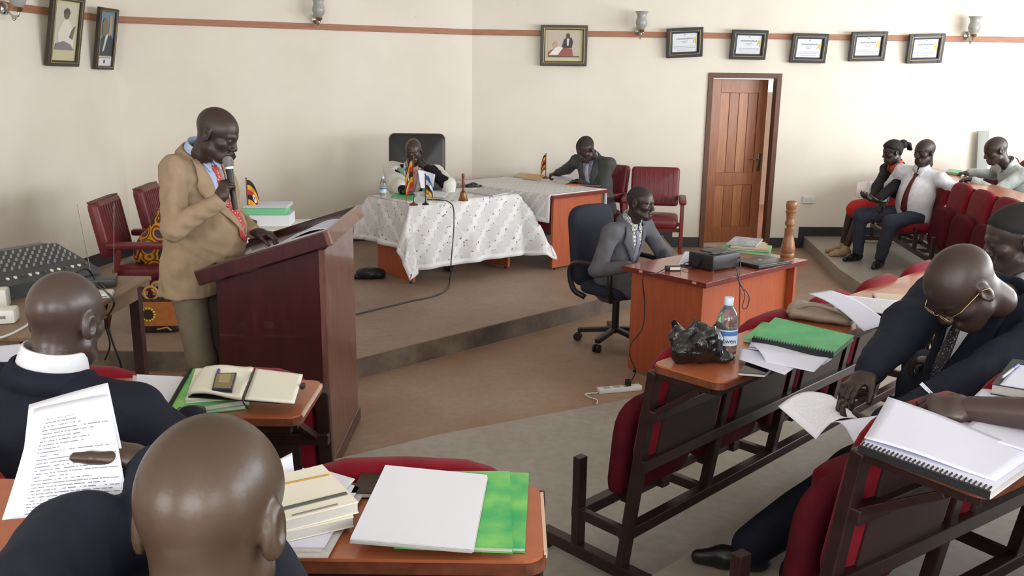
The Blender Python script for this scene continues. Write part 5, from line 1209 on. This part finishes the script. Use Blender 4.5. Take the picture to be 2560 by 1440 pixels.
def bottle(label, loc, r, h, yaw, word=True):
    t = thing('water_bottle', label, 'bottle', loc, yaw); k = h / .22
    prof = [(r * .6, 0), (r * .95, .004), (r, .02), (r, .10 * k), (r * .97, .115 * k), (r, .13 * k), (r * .95, .15 * k), (r * .72, .172 * k), (r * .42, .188 * k), (r * .36, .20 * k)]
    mb = MB(); mb.lathe(prof, n=28); mb.build('bottle_body', PET, t, 'all')
    mb = MB(); mb.lathe([(r * .43, .193 * k), (r * .44, .196 * k), (r * .44, h - .002), (r * .40, h)], n=24); mb.build('bottle_cap', mat('pale_blue_cap', (196, 214, 236), .35), t, True)
    mb = MB(); mb.lathe([(r * 1.012, .052 * k), (r * 1.012, .108 * k), (r * 1.0, .1085 * k), (r * 1.0, .0515 * k)], n=28); l = mb.build('label_band', LABEL, t, True)
    mb = MB(); mb.lathe([(r * 1.02, .088 * k), (r * 1.02, .104 * k), (r * 1.005, .1045 * k), (r * 1.005, .0875 * k)], n=28); mb.build('label_blue_stripe', LABELB, l, True)
    if word: text_mesh('label_lettering', 'Rwen', r * .62, mat('label_ink', (38, 48, 84), .5), l, Matrix.Translation((0, -r * 1.03, .07 * k)) @ Matrix.Rotation(math.pi / 2, 4, 'X'))
    return t
bp = at(1813, 893, ZR1); bottle('water bottle with blue label standing in the black bag', (bp.x, bp.y, ZR1), .036, .215, math.radians(-2))
ca = book('black leather phone case lying at the near end of the writing board', quad([(1845, 940), (1912, 945), (1952, 905), (1880, 895)], ZR1), ZR1 + .0005, .012, mat('black_patent', (20, 20, 26), .12), 'phone_case', 'phone case')
sheet('white folded sheet lying lowest beside the black bag', quad([(1848, 898), (1962, 937), (1998, 912), (1850, 872)], ZR1 + .02), PAPER, .0015, lambda u, v: .012 * math.sin(3 * u) * v)
sheet('white folded sheet with raised flap in front of the green book', quad([(1915, 905), (2035, 930), (2072, 895), (1868, 868)], ZR1 + .025), PAPER, .0015, lambda u, v: .022 * math.sin(math.pi * v) * (1 - u))
sheet('narrow white sheet tucked along the green book spine', quad([(1870, 872), (2058, 912), (2082, 896), (1880, 852)], ZR1 + .016), PAPER, .0015, lambda u, v: .004 * math.sin(6 * u))
book('lower green book under the comb-bound one on the right board', quad([(1858, 855), (2078, 898), (2120, 850), (1905, 812)], ZR1), ZR1 + .0005, .013, GREENB)
book('mint green comb-bound book on the right writing board', quad([(1882, 845), (2085, 885), (2136, 842), (1938, 796)], ZR1 + .03), ZR1 + .015, .020, GREEN2, comb=0)
# handbag
hb = at(2052, 800, ZR1); HBM = mat('taupe_leather', (150, 134, 120), .5, noise=.15, nscale=14, bump=.06, bscale=120)
t = thing('handbag', 'taupe leather handbag with gold chain lying on the right board', 'handbag', hb, math.radians(-24))
g = Sdf(); g.cap((-.10, 0, .032), (.10, -.02, .022), .036, .024, k=.03, flat=((0, 1, 0), 2.2)); g.plane((0, 0, .001), (0, 0, -1)); v, f = g.mesh(.006); v[:, 2] = np.maximum(v[:, 2], .001); arr_obj('bag_body', fold_noise(v, .003, 40, 2), f, HBM, t)
g = Sdf(); g.cap((-.095, .03, .05), (.04, .025, .048), .012, .010, k=.01, flat=((0, 1, 0), 4)); v, f = g.mesh(.006); arr_obj('flap', v, f, mat('grey_leather', (168, 164, 160), .5), t)
mb = MB(); mb.tube(bez([(-.13, -.05, .03), (-.04, -.06, .072), (.06, -.06, .06), (.12, -.05, .03)], 8), .008, 8); mb.build('strap', HBM, t, 'all')
for k in range(7):
    mb = MB(); a = Vector((.10 + k * .012, -.05 - k * .003, .036 - .002 * k)); mb.tube([a + Vector((.009 * math.cos(q), .006 * math.sin(q) * (1 if k % 2 else .2), .006 * math.sin(q) * (.2 if k % 2 else 1))) for q in np.linspace(0, 6.283, 11)], .0022, 5); mb.build('chain_link', mat('gold_metal', (178, 140, 74), .3, 1.0), t, 'all')
sheet('large white sheet draped over the handbag', [at(2160, 828, ZR1 + .03), at(2222, 808, ZR1 + .03), at(2075, 726, ZR1 + .08), at(2022, 734, ZR1 + .08)], PAPER, .0015, lambda u, v: .02 * math.sin(math.pi * v))
sheet('printed sheet beyond the handbag next to the bending man', quad([(2150, 775), (2238, 790), (2246, 752), (2110, 738)], ZR1 + .012), TEXTF, .0015)
sheet('cream sheet farthest along the right writing board', quad([(2195, 760), (2262, 766), (2270, 738), (2180, 732)], ZR1 + .006), mat('tan_paper', (214, 198, 182), .7), .0015)
pk = at(2178, 826, ZR1); g = Sdf(); g.cap((-.05, -.01, .016), (.05, .012, .012), .013, .009, k=.01, flat=((0, 1, 0), 1.8)); g.ell((.03, .0, .02), (.03, .02, .012), .01); v, f = g.mesh(.004); o = arr_obj('foil_packet', fold_noise(v, .002, 90, 5), f, mat('shiny_foil', (226, 228, 236), .12, .6), None); o.location = pk; tag(o, 'shiny silver packet beside the handbag chain', 'packet')
# papers in the hands of the bending man
sheet('printed page dangling from the hand of the man with glasses', [Vector(hp(2040, 1098, 2.22)), Vector(hp(2152, 1050, 2.30)), Vector(hp(2080, 990, 2.42)), Vector(hp(1945, 1016, 2.38))], TEXTF, .0012, lambda u, v: Vector((0, .02 * math.sin(3 * u), .02 * math.sin(math.pi * u))))
sheet('second curled page held low by the man with glasses', [Vector(hp(2135, 1108, 2.16)), Vector(hp(2200, 1092, 2.16)), Vector(hp(2195, 1046, 2.28)), Vector(hp(2066, 1062, 2.28))], PAPER, .0012, lambda u, v: Vector((0, 0, .03 * math.sin(math.pi * v))))
# ---- board R2: comb-bound notebook, writer's pen, binder, sheets
book('thick comb-bound notebook with plain white pages at the lower right', quad([(2150, 1118), (2478, 1235), (2640, 1120), (2300, 1010)], ZR2 + .012), ZR2 + .0005, .020, PAPER, 'comb_notebook', 'notebook', comb=0)
sheet('upper loose white page curling on the comb-bound notebook', [at(2160, 1095, ZR2 + .026), at(2490, 1200, ZR2 + .026), at(2590, 1130, ZR2 + .026), at(2218, 1008, ZR2 + .03)], PAPER, .0015, lambda u, v: .016 * (1 - u) * v * v + .003 * math.sin(5 * u))
sheet('white page lying under the writing hand', quad([(2400, 1075), (2600, 1140), (2660, 1080), (2480, 1020)], ZR2 + .028), PAPER, .0012)
sheet('sheet between the writer\'s forearm and the dark binder', quad([(2420, 1005), (2620, 1060), (2600, 985), (2455, 972)], ZR2 + .004), PAPER, .0012)
bd = book('dark binder with white top sheet at the right edge', quad([(2478, 972), (2640, 1000), (2700, 930), (2530, 908)], ZR2 + .02), ZR2 + .0055, .028, mat('dark_binder', (44, 52, 60), .4), 'binder', 'binder')
sheet('white sheet on top of the dark binder', quad([(2500, 962), (2640, 985), (2690, 930), (2540, 912)], ZR2 + .036), PAPER, .0015)
pen('clear pen with blue end on the dark binder', at(2505, 944, ZR2 + .041), at(2545, 912, ZR2 + .041), .004, CLEARP, BLUEP); 
pen('clear ballpoint held in the writing hand at the lower right', Vector(hz(2368, 1022, ZR2 + .030)), Vector(hp(2302, 958, 2.02)), .0038, CLEARP, CLEARP)
# ---- projector desk
Rz = Matrix.Rotation(PD_RZ, 3, 'Z')
def ondesk(px, py): v = at(px, py, ZP); return Vector((v.x, v.y, ZP))
pj = thing('projector', 'black box projector with cables in the middle of the desk', 'projector', ondesk(1784, 668), PD_RZ - math.radians(6))
PJB = mat('projector_black', (32, 32, 36), .45); PJG = mat('projector_grey', (60, 60, 66), .4)
mb = MB(); mb.box((0, 0, .058), (.27, .22, .10), .008); mb.build('housing', PJB, pj, True)
mb = MB(); mb.box((.04, .01, .111), (.19, .15, .008), .003); mb.build('top_cover', PJG, pj, True)
mb = MB(); mb.cyl((-.134, .03, .06), (-.150, .03, .06), .04, n=20); mb.build('lens_ring', PJB, pj, True)
for k, (z, w, m_) in enumerate(((.075, .03, LABELB), (.075, .02, METAL), (.045, .02, METAL))): mb = MB(); mb.box((.136, -.05 + k * .05, z), (.006, w, .016), .002); mb.build('port', m_, pj)
mb = MB(); mb.box((-.05, -.06, .114), (.10, .04, .004), .001)
mb.build('button_strip', PJG, pj)
for sx in (-1, 1):
    for sy in (-1, 1): mb = MB(); mb.cyl((sx * .11, sy * .085, 0), (sx * .11, sy * .085, .01), .012, n=10); mb.build('foot', BLKPL, pj)
lp = thing('laptop', 'closed dark grey laptop with silver edge on the projector desk', 'laptop', ondesk(1905, 660), PD_RZ - math.radians(8))
mb = MB(); mb.box((0, 0, .010), (.34, .235, .016), .004); mb.build('base', PJB, lp, True)
mb = MB(); mb.box((0, 0, .0225), (.34, .235, .009), .003); mb.build('lid', mat('laptop_lid', (72, 72, 74), .3, .3), lp, True)
mb = MB(); mb.box((.1705, 0, .014), (.003, .20, .006)); mb.build('silver_edge', CHROME, lp)
mb = MB(); mb.cyl((.0, .02, .0271), (.0, .02, .0276), .012, n=16); mb.build('lid_emblem', CHROME, lp)
bl = thing('turned_post', 'turned wooden baluster post standing upright at the desk end', 'wooden post', ondesk(1968, 641))
BALW = mat('turned_wood', (150, 100, 64), .35, noise=.3, nscale=10, stretch=(1, 1, 4))
mb = MB(); mb.lathe([(.048, 0), (.05, .006), (.05, .02), (.046, .028), (.05, .036), (.052, .06), (.044, .10), (.035, .145), (.032, .19), (.036, .20), (.036, .206), (.022, .214), (.022, .222), (.034, .23), (.036, .245), (.028, .27), (.030, .31), (.037, .325), (.037, .335), (.031, .342), (.035, .35), (.038, .375), (.038, .395), (.034, .40)], n=28); mb.build('turned_shaft', BALW, bl, True)
mb = MB(); mb.lathe([(.034, .4), (.030, .404), (.01, .402)], n=24); mb.build('top_cap', mat('end_grain', (112, 78, 54), .6), bl, True)
def ondq(px, z): return quad(px, z)
z = ZP
for k, (lab, px, h, cv) in enumerate((('lowest green and white magazine of the stack on the projector desk', [(1790, 628), (1925, 640), (1930, 618), (1828, 606)], .012, GREENB),
        ('grey-blue magazine in the middle of the desk stack', [(1818, 624), (1922, 632), (1918, 612), (1835, 606)], .012, mat('grey_magazine', (150, 158, 160), .4, noise=.3, nscale=20)),
        ('cream-edged book above the grey magazine on the desk', [(1825, 620), (1922, 628), (1912, 608), (1838, 602)], .010, mat('tan_cover', (196, 176, 140), .5)),
        ('pale printed magazine on top of the desk stack', [(1816, 612), (1890, 618), (1908, 600), (1838, 594)], .010, mat('pale_magazine', (190, 196, 200), .4, rgb2=(120, 130, 140), nscale=25)))):
    book(lab, quad(px, z), z + .0005, h, cv, 'magazine', 'magazine', group='magazines on the projector desk'); z += h + .001
sheet('white printed sheets left of the projector', quad([(1697, 660), (1735, 662), (1765, 634), (1712, 629)], ZP + .012), TEXT, .004, lambda u, v: .01 * math.sin(math.pi * v))
book('small dark phone lying behind the projector', quad([(1760, 626), (1800, 629), (1803, 624), (1765, 620)], ZP), ZP + .0005, .012, BLKC, 'mobile_phone', 'phone')
ad = thing('power_adapter', 'black laptop power adapter with white label at the desk edge', 'adapter', ondesk(1682, 676), PD_RZ - math.radians(36))
mb = MB(); mb.box((0, 0, .016), (.105, .045, .03), .006); mb.build('adapter_body', BLKPL, ad, True); mb = MB(); mb.box((.01, -.0228, .017), (.07, .001, .02)); mb.build('label_sticker', mat('sticker_white', (214, 214, 210), .6), ad)
def cable(label, pts, r=.004, m=None, n=8, cat='cable', name='cable'):
    P_ = bez(pts, n); o0 = P_[0].copy(); mb = MB(); mb.tube([p - o0 for p in P_], r, 6); o = mb.build(name, m or BLKPL, None, 'all'); o.location = o0; return tag(o, label, cat)
e1 = at(1640, 686, .752)
cable('black cable dropping from adapter down the desk side to power strip', [ondesk(1660, 677) + Vector((0, 0, .01)), e1 + Vector((0, 0, .006)), at(1618, 690, .742) + Vector((-.03, -.03, 0)), Vector(hp(1612, 760, 5.60)), Vector(hp(1606, 820, 5.58)), Vector(hp(1578, 860, 5.55)), Vector(hp(1575, 890, 5.5)), at(1588, 930, .006), at(1568, 966, .05)])
cable('coiled black cables between adapter and projector', [ondesk(1700, 672) + Vector((0, 0, .015)), ondesk(1720, 664) + Vector((0, 0, .025)), ondesk(1745, 668) + Vector((0, 0, .006)), ondesk(1722, 676) + Vector((0, 0, .012)), ondesk(1705, 670) + Vector((0, 0, .02))], .0035)
cable('grey cable loop hanging over the desk front from the projector', [ondesk(1846, 662) + Vector((0, 0, .09)), ondesk(1850, 680) + Vector((.0, 0, .05)), at(1848, 696, .757), Vector(hp(1850, 712, 5.45)), Vector(hp(1872, 738, 5.44)), Vector(hp(1868, 768, 5.44)), Vector(hp(1856, 768, 5.43)), Vector(hp(1862, 735, 5.44)), Vector(hp(1846, 700, 5.45)), at(1842, 690, .759)], .0035, mat('grey_cable', (70, 66, 76), .5))
cable('thin dark cable hanging straight down the front of the projector desk', [ondesk(1838, 676) + Vector((0, 0, .03)), at(1846, 694, .757), Vector(hp(1850, 715, 5.46)), Vector(hp(1848, 790, 5.46)), Vector(hp(1847, 850, 5.45)), Vector(hp(1846, 930, 5.40)), at(1842, 960, .02)], .003)
ps = thing('power_strip', 'long white power strip on the floor beside the projector desk', 'power strip', at(1548, 978, 0), math.radians(16))
mb = MB(); mb.box((0, 0, .017), (.30, .055, .033), .005); mb.build('strip_body', MATS['white_plastic'], ps, True)
for k in range(3): mb = MB(); mb.box((-.09 + k * .07, 0, .0345), (.045, .04, .002)); mb.build('outlet', mat('outlet_grey', (170, 168, 160), .5), ps)
mb = MB(); mb.box((.06, 0, .055), (.035, .035, .045), .006); mb.build('black_plug', BLKPL, ps, True)
cable('white cord of the power strip curling on the floor', [at(1494, 982, .012), at(1465, 985, .006), at(1470, 992, .006), at(1492, 1000, .006), at(1492, 1010, .006)], .004, MATS['white_plastic'])
# ---- presiding desk
def ont(px, py, z=ZT): v = at(px, py, z); return Vector((v.x, v.y, z))
bottle('small water bottle on the left corner of the lace-covered presiding desk', ont(958, 494), .030, .20, 0, False)
FLG = [mat('flag_black', (34, 32, 34), .7), mat('flag_yellow', (226, 170, 40), .7), mat('flag_red', (200, 54, 50), .7)]
BROWN = mat('flag_pole_wood', (104, 58, 44), .4)
def flag(label, loc, h, yaw, mats, fl, drop, crest=True, polem=None, base=.04, span=.62):
    """small table flag: round foot, pole, cloth hanging limp"""
    t = thing('table_flag', label, 'flag', loc, yaw, 'small table flags'); polem = polem or BROWN
    mb = MB(); mb.lathe([(base, 0), (base, .006), (base * .8, .014), (base * .35, .02), (.008, .03)], n=20); mb.build('flag_foot', polem, t, True)
    mb = MB(); mb.cyl((0, 0, .01), (0, 0, h), .0045, n=10); mb.ball((0, 0, h), .007, 10, 8); mb.build('pole', polem, t, True)
    ns = len(mats); top = h * .97; L = h * span
    def fn(u, v):   # u along the fly, v down the hoist; the cloth hangs down from its upper corner
        x = fl * u * (1 - .25 * u); y = .018 * math.sin(u * 8 + v * 2) * u
        return (.005 + x, y, top - L * v - drop * u * u * (1.1 - .35 * v))
    mb = MB(); mb.grid(fn, 14, ns * 3, lambda u, v: min(ns - 1, int(v * ns + 1e-6))); mb.build('flag_cloth', mats, t, 'all', solid=.0015)
    if crest:
        mb = MB(); c = Vector(fn(.5, .5)); e1_ = (Vector(fn(.56, .5)) - c).normalized(); e2_ = (Vector(fn(.5, .44)) - c).normalized(); r = L * .12; nn = e1_.cross(e2_).normalized()
        vs = [mb.bm.verts.new(c + (e1_ * math.cos(a) + e2_ * math.sin(a)) * r) for a in np.linspace(0, 6.283, 19)[:-1]]; mb.bm.faces.new(vs); d = mb.build('white_disc', mat('flag_white', (226, 222, 216), .7), t, solid=.005)
        mb = MB(); pts = [(-.2, -.7), (.15, -.7), (.1, -.1), (.5, .1), (.2, .45), (-.1, .6), (-.25, .3), (-.5, .0), (-.15, -.1)]
        vs = [mb.bm.verts.new(c + (e1_ * a + e2_ * b) * r * .9) for a, b in pts]; mb.bm.faces.new(vs); mb.build('crane_emblem', mat('crane_grey', (90, 86, 86), .7), d, solid=.008)
    return t
UG = [FLG[0], FLG[1], FLG[2], FLG[0], FLG[1], FLG[2]]
flag('taller black yellow and red flag on wooden pole, front of presiding desk', ont(1034, 513), .45, math.radians(170), UG, .085, .20)
flag('short blue and white flag on black stand beside the taller flag', ont(1064, 512), .27, math.radians(-8), [mat('flag_blue', (60, 96, 168), .7), mat('flag_white', (226, 222, 216), .7), FLG[0], FLG[1]], .08, .10, False, BLKPL, .032)
flag("small black yellow and red flag on the clerk's desk", ont(1364, 446), .28, math.radians(175), UG, .07, .13, False)
flag('small black yellow and red flag with white disc behind the lectern', Vector((-2.02, 6.66, .145 + .727)), .36, math.radians(20), UG, .11, .14, True)
be = thing('hand_bell', 'brass hand bell with wooden handle on the presiding desk', 'bell', ont(1158, 502))
mb = MB(); mb.lathe([(.046, 0), (.048, .004), (.040, .02), (.030, .05), (.026, .075), (.02, .088), (.008, .094)], n=24); mb.build('bell_cup', mat('bell_brass', (136, 98, 66), .3, .9), be, True)
mb = MB(); mb.lathe([(.008, .09), (.012, .10), (.008, .115), (.014, .135), (.015, .17), (.010, .195), (.013, .215), (.016, .235), (.010, .25)], n=16); mb.build('bell_handle', mat('bell_handle_wood', (120, 66, 44), .4), be, True)
cap_ = Sdf(); cap_.ell((0, 0, .02), (.055, .04, .03), .02); cap_.ell((.05, .02, .012), (.05, .03, .014), .02); cap_.ell((-.05, -.02, .015), (.03, .025, .02), .02); v, f = cap_.mesh(.007); v = fold_noise(v, .004, 50, 8); v[:, 2] = np.maximum(v[:, 2], .001)
o = arr_obj('leather_pouch', v, f, LEATHER, None); o.location = ont(1182, 468); tag(o, 'crumpled black pouch behind the bell', 'pouch')
book('closed grey tablet lying at the right of the presiding desk', quad([(1168, 482), (1232, 492), (1270, 484), (1200, 474)], ZT), ZT + .0005, .012, mat('tablet_grey', (176, 176, 180), .35), 'tablet', 'tablet')
paper_pile('white papers in front of the presiding man', quad([(1062, 492), (1110, 496), (1122, 484), (1078, 478)], ZT), ZT + .0005, .01, 3, TEXTF, .006)
book('green folder with pale pages at the left of the presiding desk', quad([(978, 494), (1032, 503), (1042, 492), (990, 485)], ZT), ZT + .0005, .012, GREEN2, 'folder', 'folder')
sheet('white sheet standing up in the presiding man\'s hand', [Vector(hp(1052, 470, 8.42)), Vector(hp(1082, 474, 8.42)), Vector(hp(1088, 436, 8.5)), Vector(hp(1044, 424, 8.5))], TEXTF, .0015, lambda u, v: Vector((0, .03 * math.sin(math.pi * u), 0)))
cable('microphone cable running off the presiding desk and across the stage', [ont(1068, 500) + Vector((0, 0, .006)), ont(1105, 502) + Vector((0, 0, .006)), ont(1124, 508) + Vector((0, 0, .006)), Vector(hp(1134, 524, 7.78)), Vector(hp(1134, 580, 7.70)), Vector(hp(1128, 650, 7.66)), at(1126, 690, .165), at(1118, 722, .152), at(1085, 740, .152), at(1030, 752, .152), at(980, 764, .152), at(920, 778, .152), at(864, 792, .152)], .006, mat('grey_cable', (70, 66, 76), .5))
g = Sdf(); g.ell((0, 0, .05), (.11, .07, .06), .03); g.ell((.08, .02, .04), (.09, .06, .05), .03); g.ell((-.10, -.02, .02), (.06, .04, .025), .02); v, f = g.mesh(.01); v = fold_noise(v, .007, 42, 3); v[:, 2] = np.maximum(v[:, 2], .0)
o = arr_obj('cloth_bag', v, f, BLKC, None); o.location = at(920, 696, .1452); tag(o, 'crumpled black bag on the stage floor left of the presiding desk', 'bag')
# ---- clerk's desk
book('tan booklet lying left on the clerk\'s desk', quad([(1282, 443), (1330, 448), (1342, 439), (1300, 434)], ZT), ZT + .0005, .012, mat('tan_cover', (196, 176, 140), .5))
book('orange-edged booklet beside the small flag on the clerk\'s desk', quad([(1310, 449), (1352, 453), (1360, 442), (1320, 439)], ZT), ZT + .0130, .010, mat('orange_booklet', (206, 150, 84), .5))
paper_pile('open white papers in front of the clerk', quad([(1378, 446), (1440, 456), (1470, 448), (1400, 436)], ZT), ZT + .0005, .012, 3, TEXTF, .01)
book('black folder with orange edge at the front of the clerk\'s desk', quad([(1414, 462), (1500, 467), (1514, 459), (1440, 455)], ZT), ZT + .0005, .014, mat('black_folder', (56, 52, 54), .5), 'folder', 'folder', pages=mat('orange_edge', (216, 110, 50), .5))
# ---- lectern papers and microphone
LT = LTOP
def onl(x, y, h=.018): return LT @ Vector((x, y, h))
sheet('printed speech sheet lying on the near half of the lectern top', [onl(-.10, -.34), onl(.28, -.36), onl(.29, -.08), onl(-.10, -.09)], TEXTF, .003, lambda u, v: .006 * math.sin(math.pi * u))
sheet('second white sheet bulging up on the lectern top', [onl(-.02, -.05), onl(.27, -.08), onl(.29, .22), onl(.02, .20)], PAPER, .003, lambda u, v: .035 * math.sin(math.pi * min(1, u * 1.05)) * u)
wr = spk['W']['R']; hd = unit(A3(.30, .10, .75)); 
mc = thing('microphone', 'hand microphone with silver grille held by the speaker', 'microphone', Vector(wr + hd * .055 + A3(.030, .035, -.045)))
ax_ = Vector((-.10, .02, 1)).normalized(); mb = MB(); mb.tube([ax_ * -.06, ax_ * .10, ax_ * .14], [.0125, .0155, .019], 16); mb.build('mic_handle', BLKPL, mc, True)
mb = MB(); mb.tube([ax_ * .136, ax_ * .146], [.025, .025], 18); mb.build('mic_ring', CHROME, mc, True)
mb = MB(); mb.ball(ax_ * .168, (.026, .026, .03), 18, 12); mb.build('mic_grille', mat('mic_mesh', (150, 150, 150), .4, .8, bump=.6, bscale=700), mc, 'all')
# ---- side table books behind the lectern
zs = .145 + .727
for k, (lab, dx, dy, w, d, h, cv) in enumerate((('white box file at the bottom of the pile behind the lectern', .06, -.02, .34, .26, .085, mat('white_box', (222, 224, 230), .6)), ('green-edged thick book in the pile behind the lectern', .04, -.02, .32, .24, .05, GREEN2), ('white paper pad on top of the pile behind the lectern', .05, -.01, .33, .25, .02, PAPER))):
    cx, cy = -1.93 + dx, 6.76 + dy
    book(lab, [Vector((cx - w / 2, cy - d / 2, zs)), Vector((cx + w / 2, cy - d / 2 + .03, zs)), Vector((cx + w / 2 - .02, cy + d / 2 + .03, zs)), Vector((cx - w / 2 - .02, cy + d / 2, zs))], zs + .0005, h, cv, 'book' if k else 'box_file', 'book' if k else 'box file', pages=cv if k == 0 else (mat('green_page_edges', (120, 196, 150), .6) if k == 1 else PAGES)); zs += h + .001
# ---- sound mixer and clutter on the wooden table
mx_ = thing('sound_mixer', 'long dark sound mixer with rows of knobs on the wooden table', 'mixer', (-2.86, 4.72, .8005), math.radians(62))
MIXB = mat('mixer_grey', (66, 70, 74), .5); MIXT = mat('mixer_panel', (84, 90, 92), .45, noise=.3, nscale=60)
mb = MB(); mb.prism([(-.24, 0), (.24, 0), (.24, .17), (.14, .19), (-.24, .075)], .98, Matrix(((0, 0, 1, -.49), (1, 0, 0, 0), (0, 1, 0, 0), (0, 0, 0, 1)))); mb.build('mixer_case', MIXB, mx_)
sl_ = math.atan2(.115, .38)
for i in range(22):
    x = -.45 + i * .043
    mb = MB(); c = Vector((x, -.17, .098)); mb.box(c, (.012, .02, .016), .003); mb.build('fader', PAPERC if i % 3 else METAL, mx_)
    for j in range(5):
        y = -.08 + j * .045; z = .075 + (y + .24) * math.tan(sl_)
        if i == 0 and j == 0:
            mb = MB(); mb.cyl((0, 0, -.002), (0, -.005, .017), .007, .0055, n=8); k0 = mb.build('knob', mat('knob_grey', (150, 150, 146), .5), mx_, True); k0.location = (x, y, z)
        else: k1 = k0.copy(); COL.objects.link(k1); k1.location = (x, y, z)
mb = MB(); mb.box((0, .19, .187), (.9, .07, .006), .001); mb.build('jack_panel', MIXT, mx_)
for k, (lab, p, s_) in enumerate((('larger white adapter box at the left edge of the table', at(8, 805, .80), (.13, .11, .07)), ('smaller white adapter box at the left edge, behind the larger', at(-5, 768, .80), (.11, .09, .10)), ('short white socket block at the right of the wooden table', at(262, 742, .80), (.09, .12, .03)))):
    t = thing('adapter_box', lab, 'adapter', p + Vector((0, 0, .0005)), .3)
    mb = MB(); mb.box((0, 0, s_[2] / 2), s_, .012); mb.build('casing', MATS['white_plastic'], t, True); mb = MB(); mb.box((0, -s_[1] / 2, s_[2] * .5), (s_[0] * .4, .002, s_[2] * .2)); mb.build('marking', mat('grey_ink', (130, 128, 124), .7), t)
t = thing('receiver_box', 'dark slim receiver box with antennas on the wooden table', 'receiver', at(255, 712, .80), math.radians(20))
mb = MB(); mb.box((0, 0, .025), (.16, .18, .045), .005); mb.build('receiver_case', PJG, t, True)
for x in (-.06, .06): mb = MB(); mb.cyl((x, .085, .04), (x * 1.6, .09, .46), .0025, n=6); mb.build('antenna', METAL, t)
cable('black cables falling off the wooden table edge', [at(200, 705, .86), at(250, 720, .83), at(262, 760, .80) + Vector((.05, 0, .01)), Vector(hp(268, 800, 4.75)), Vector(hp(280, 850, 4.75)), Vector(hp(300, 905, 4.75)), Vector(hp(312, 960, 4.78))], .006)
cable('second black cable looping from the mixer to the table edge', [at(180, 690, .90), at(215, 672, .92), at(240, 700, .84), at(270, 735, .81), Vector(hp(262, 800, 4.7)), Vector(hp(275, 860, 4.7)), Vector(hp(262, 900, 4.7))], .005)
cable('white cord crossing the near edge of the wooden table', [at(-20, 850, .805), at(20, 838, .805), at(60, 818, .805), at(75, 806, .805)], .006, MATS['white_plastic'])
# ---- basket bag on the stage
bk = thing('woven_bag', 'orange woven bag with sunflower bead ring and round handles on the stage', 'bag', at(402, 826, .1455), math.radians(6))
ORB = mat('orange_weave', (202, 122, 62), .7, noise=.2, nscale=30, bump=.2, bscale=90); DKB = mat('dark_weave', (66, 42, 40), .7, noise=.3, nscale=30)
def tap(w, z0, z1, k): return [(-w / 2 * k, z0), (w / 2 * k, z0), (w / 2, z1), (-w / 2, z1)]
mb = MB(); pillow(mb, rr(.30, .26, .03, 0), .15, Matrix.Translation((0, .0, .0)), .015); mb.build('bag_body', DKB, bk, 'all')
mb = MB(); pillow(mb, tap(.31, .055, .235, .93), .03, Matrix.Translation((0, -.068, 0)), .004); mb.build('front_panel', ORB, bk)
for k, (x, z, r) in enumerate(((-.035, .295, .048), (.085, .262, .028), (-.0, .325, .04))):
    mb = MB(); mb.tube([Vector((x + r * math.cos(a), -.05 + .05 * (k == 2), z + r * math.sin(a))) for a in np.linspace(0, 6.283, 25)], .010 if k != 1 else .006, 8, False); mb.build('ring_handle', mat('cane', (206, 158, 96), .5), bk, 'all')
mb = MB(); mb.cyl((-.055, -.085, .145), (-.055, -.092, .145), .036, n=20); mb.build('flower_centre', mat('dark_bead', (52, 46, 30), .5), bk)
for k in range(14): a = 2 * math.pi * k / 14; mb = MB(); mb.ball((-.055 + .046 * math.cos(a), -.088, .145 + .046 * math.sin(a)), .009, 10, 8); mb.build('yellow_bead', mat('yellow_bead', (222, 206, 80), .4), bk, 'all')
mb = MB(); mb.tube([Vector((.0, -.078, .03)), Vector((.07, -.08, .045)), Vector((.10, -.08, .02))], .006, 6); mb.build('cord_trim', MATS['cane'], bk)
# ---- far right
sheet('open booklet held by the woman in the red skirt', [Vector(hp(2138, 492, 9.40)), Vector(hp(2160, 497, 9.36)), Vector(hp(2170, 452, 9.40)), Vector(hp(2143, 456, 9.44))], mat('booklet_page', (214, 196, 188), .6, rgb2=(230, 228, 230), nscale=10), .004)
sheet('white page with small print held by the woman in the red skirt', [Vector(hp(2170, 496, 9.36)), Vector(hp(2194, 492, 9.34)), Vector(hp(2198, 455, 9.40)), Vector(hp(2175, 452, 9.40))], TEXTF, .003)
book('green book lying before the man in the pale shirt', quad([(2364, 434), (2400, 440), (2406, 431), (2372, 427)], 1.041), 1.0415, .022, GREEN2)
t = thing('grey_board', 'slim grey board leaning on the far wall behind the pale-shirted man', 'board', (5.70, 10.76, .2905), math.radians(2))
mb = MB(); mb.box((0, 0, .585), (.135, .025, 1.17), .005, Matrix.Rotation(math.radians(-4), 3, 'Y') @ Matrix.Rotation(math.radians(-2), 3, 'X')); mb.build('board_panel', mat('grey_panel_plastic', (150, 152, 148), .5), t, True)
mb = MB(); mb.box((.0, 0, .006), (.16, .06, .012), .003); mb.build('board_foot', PJG, t)
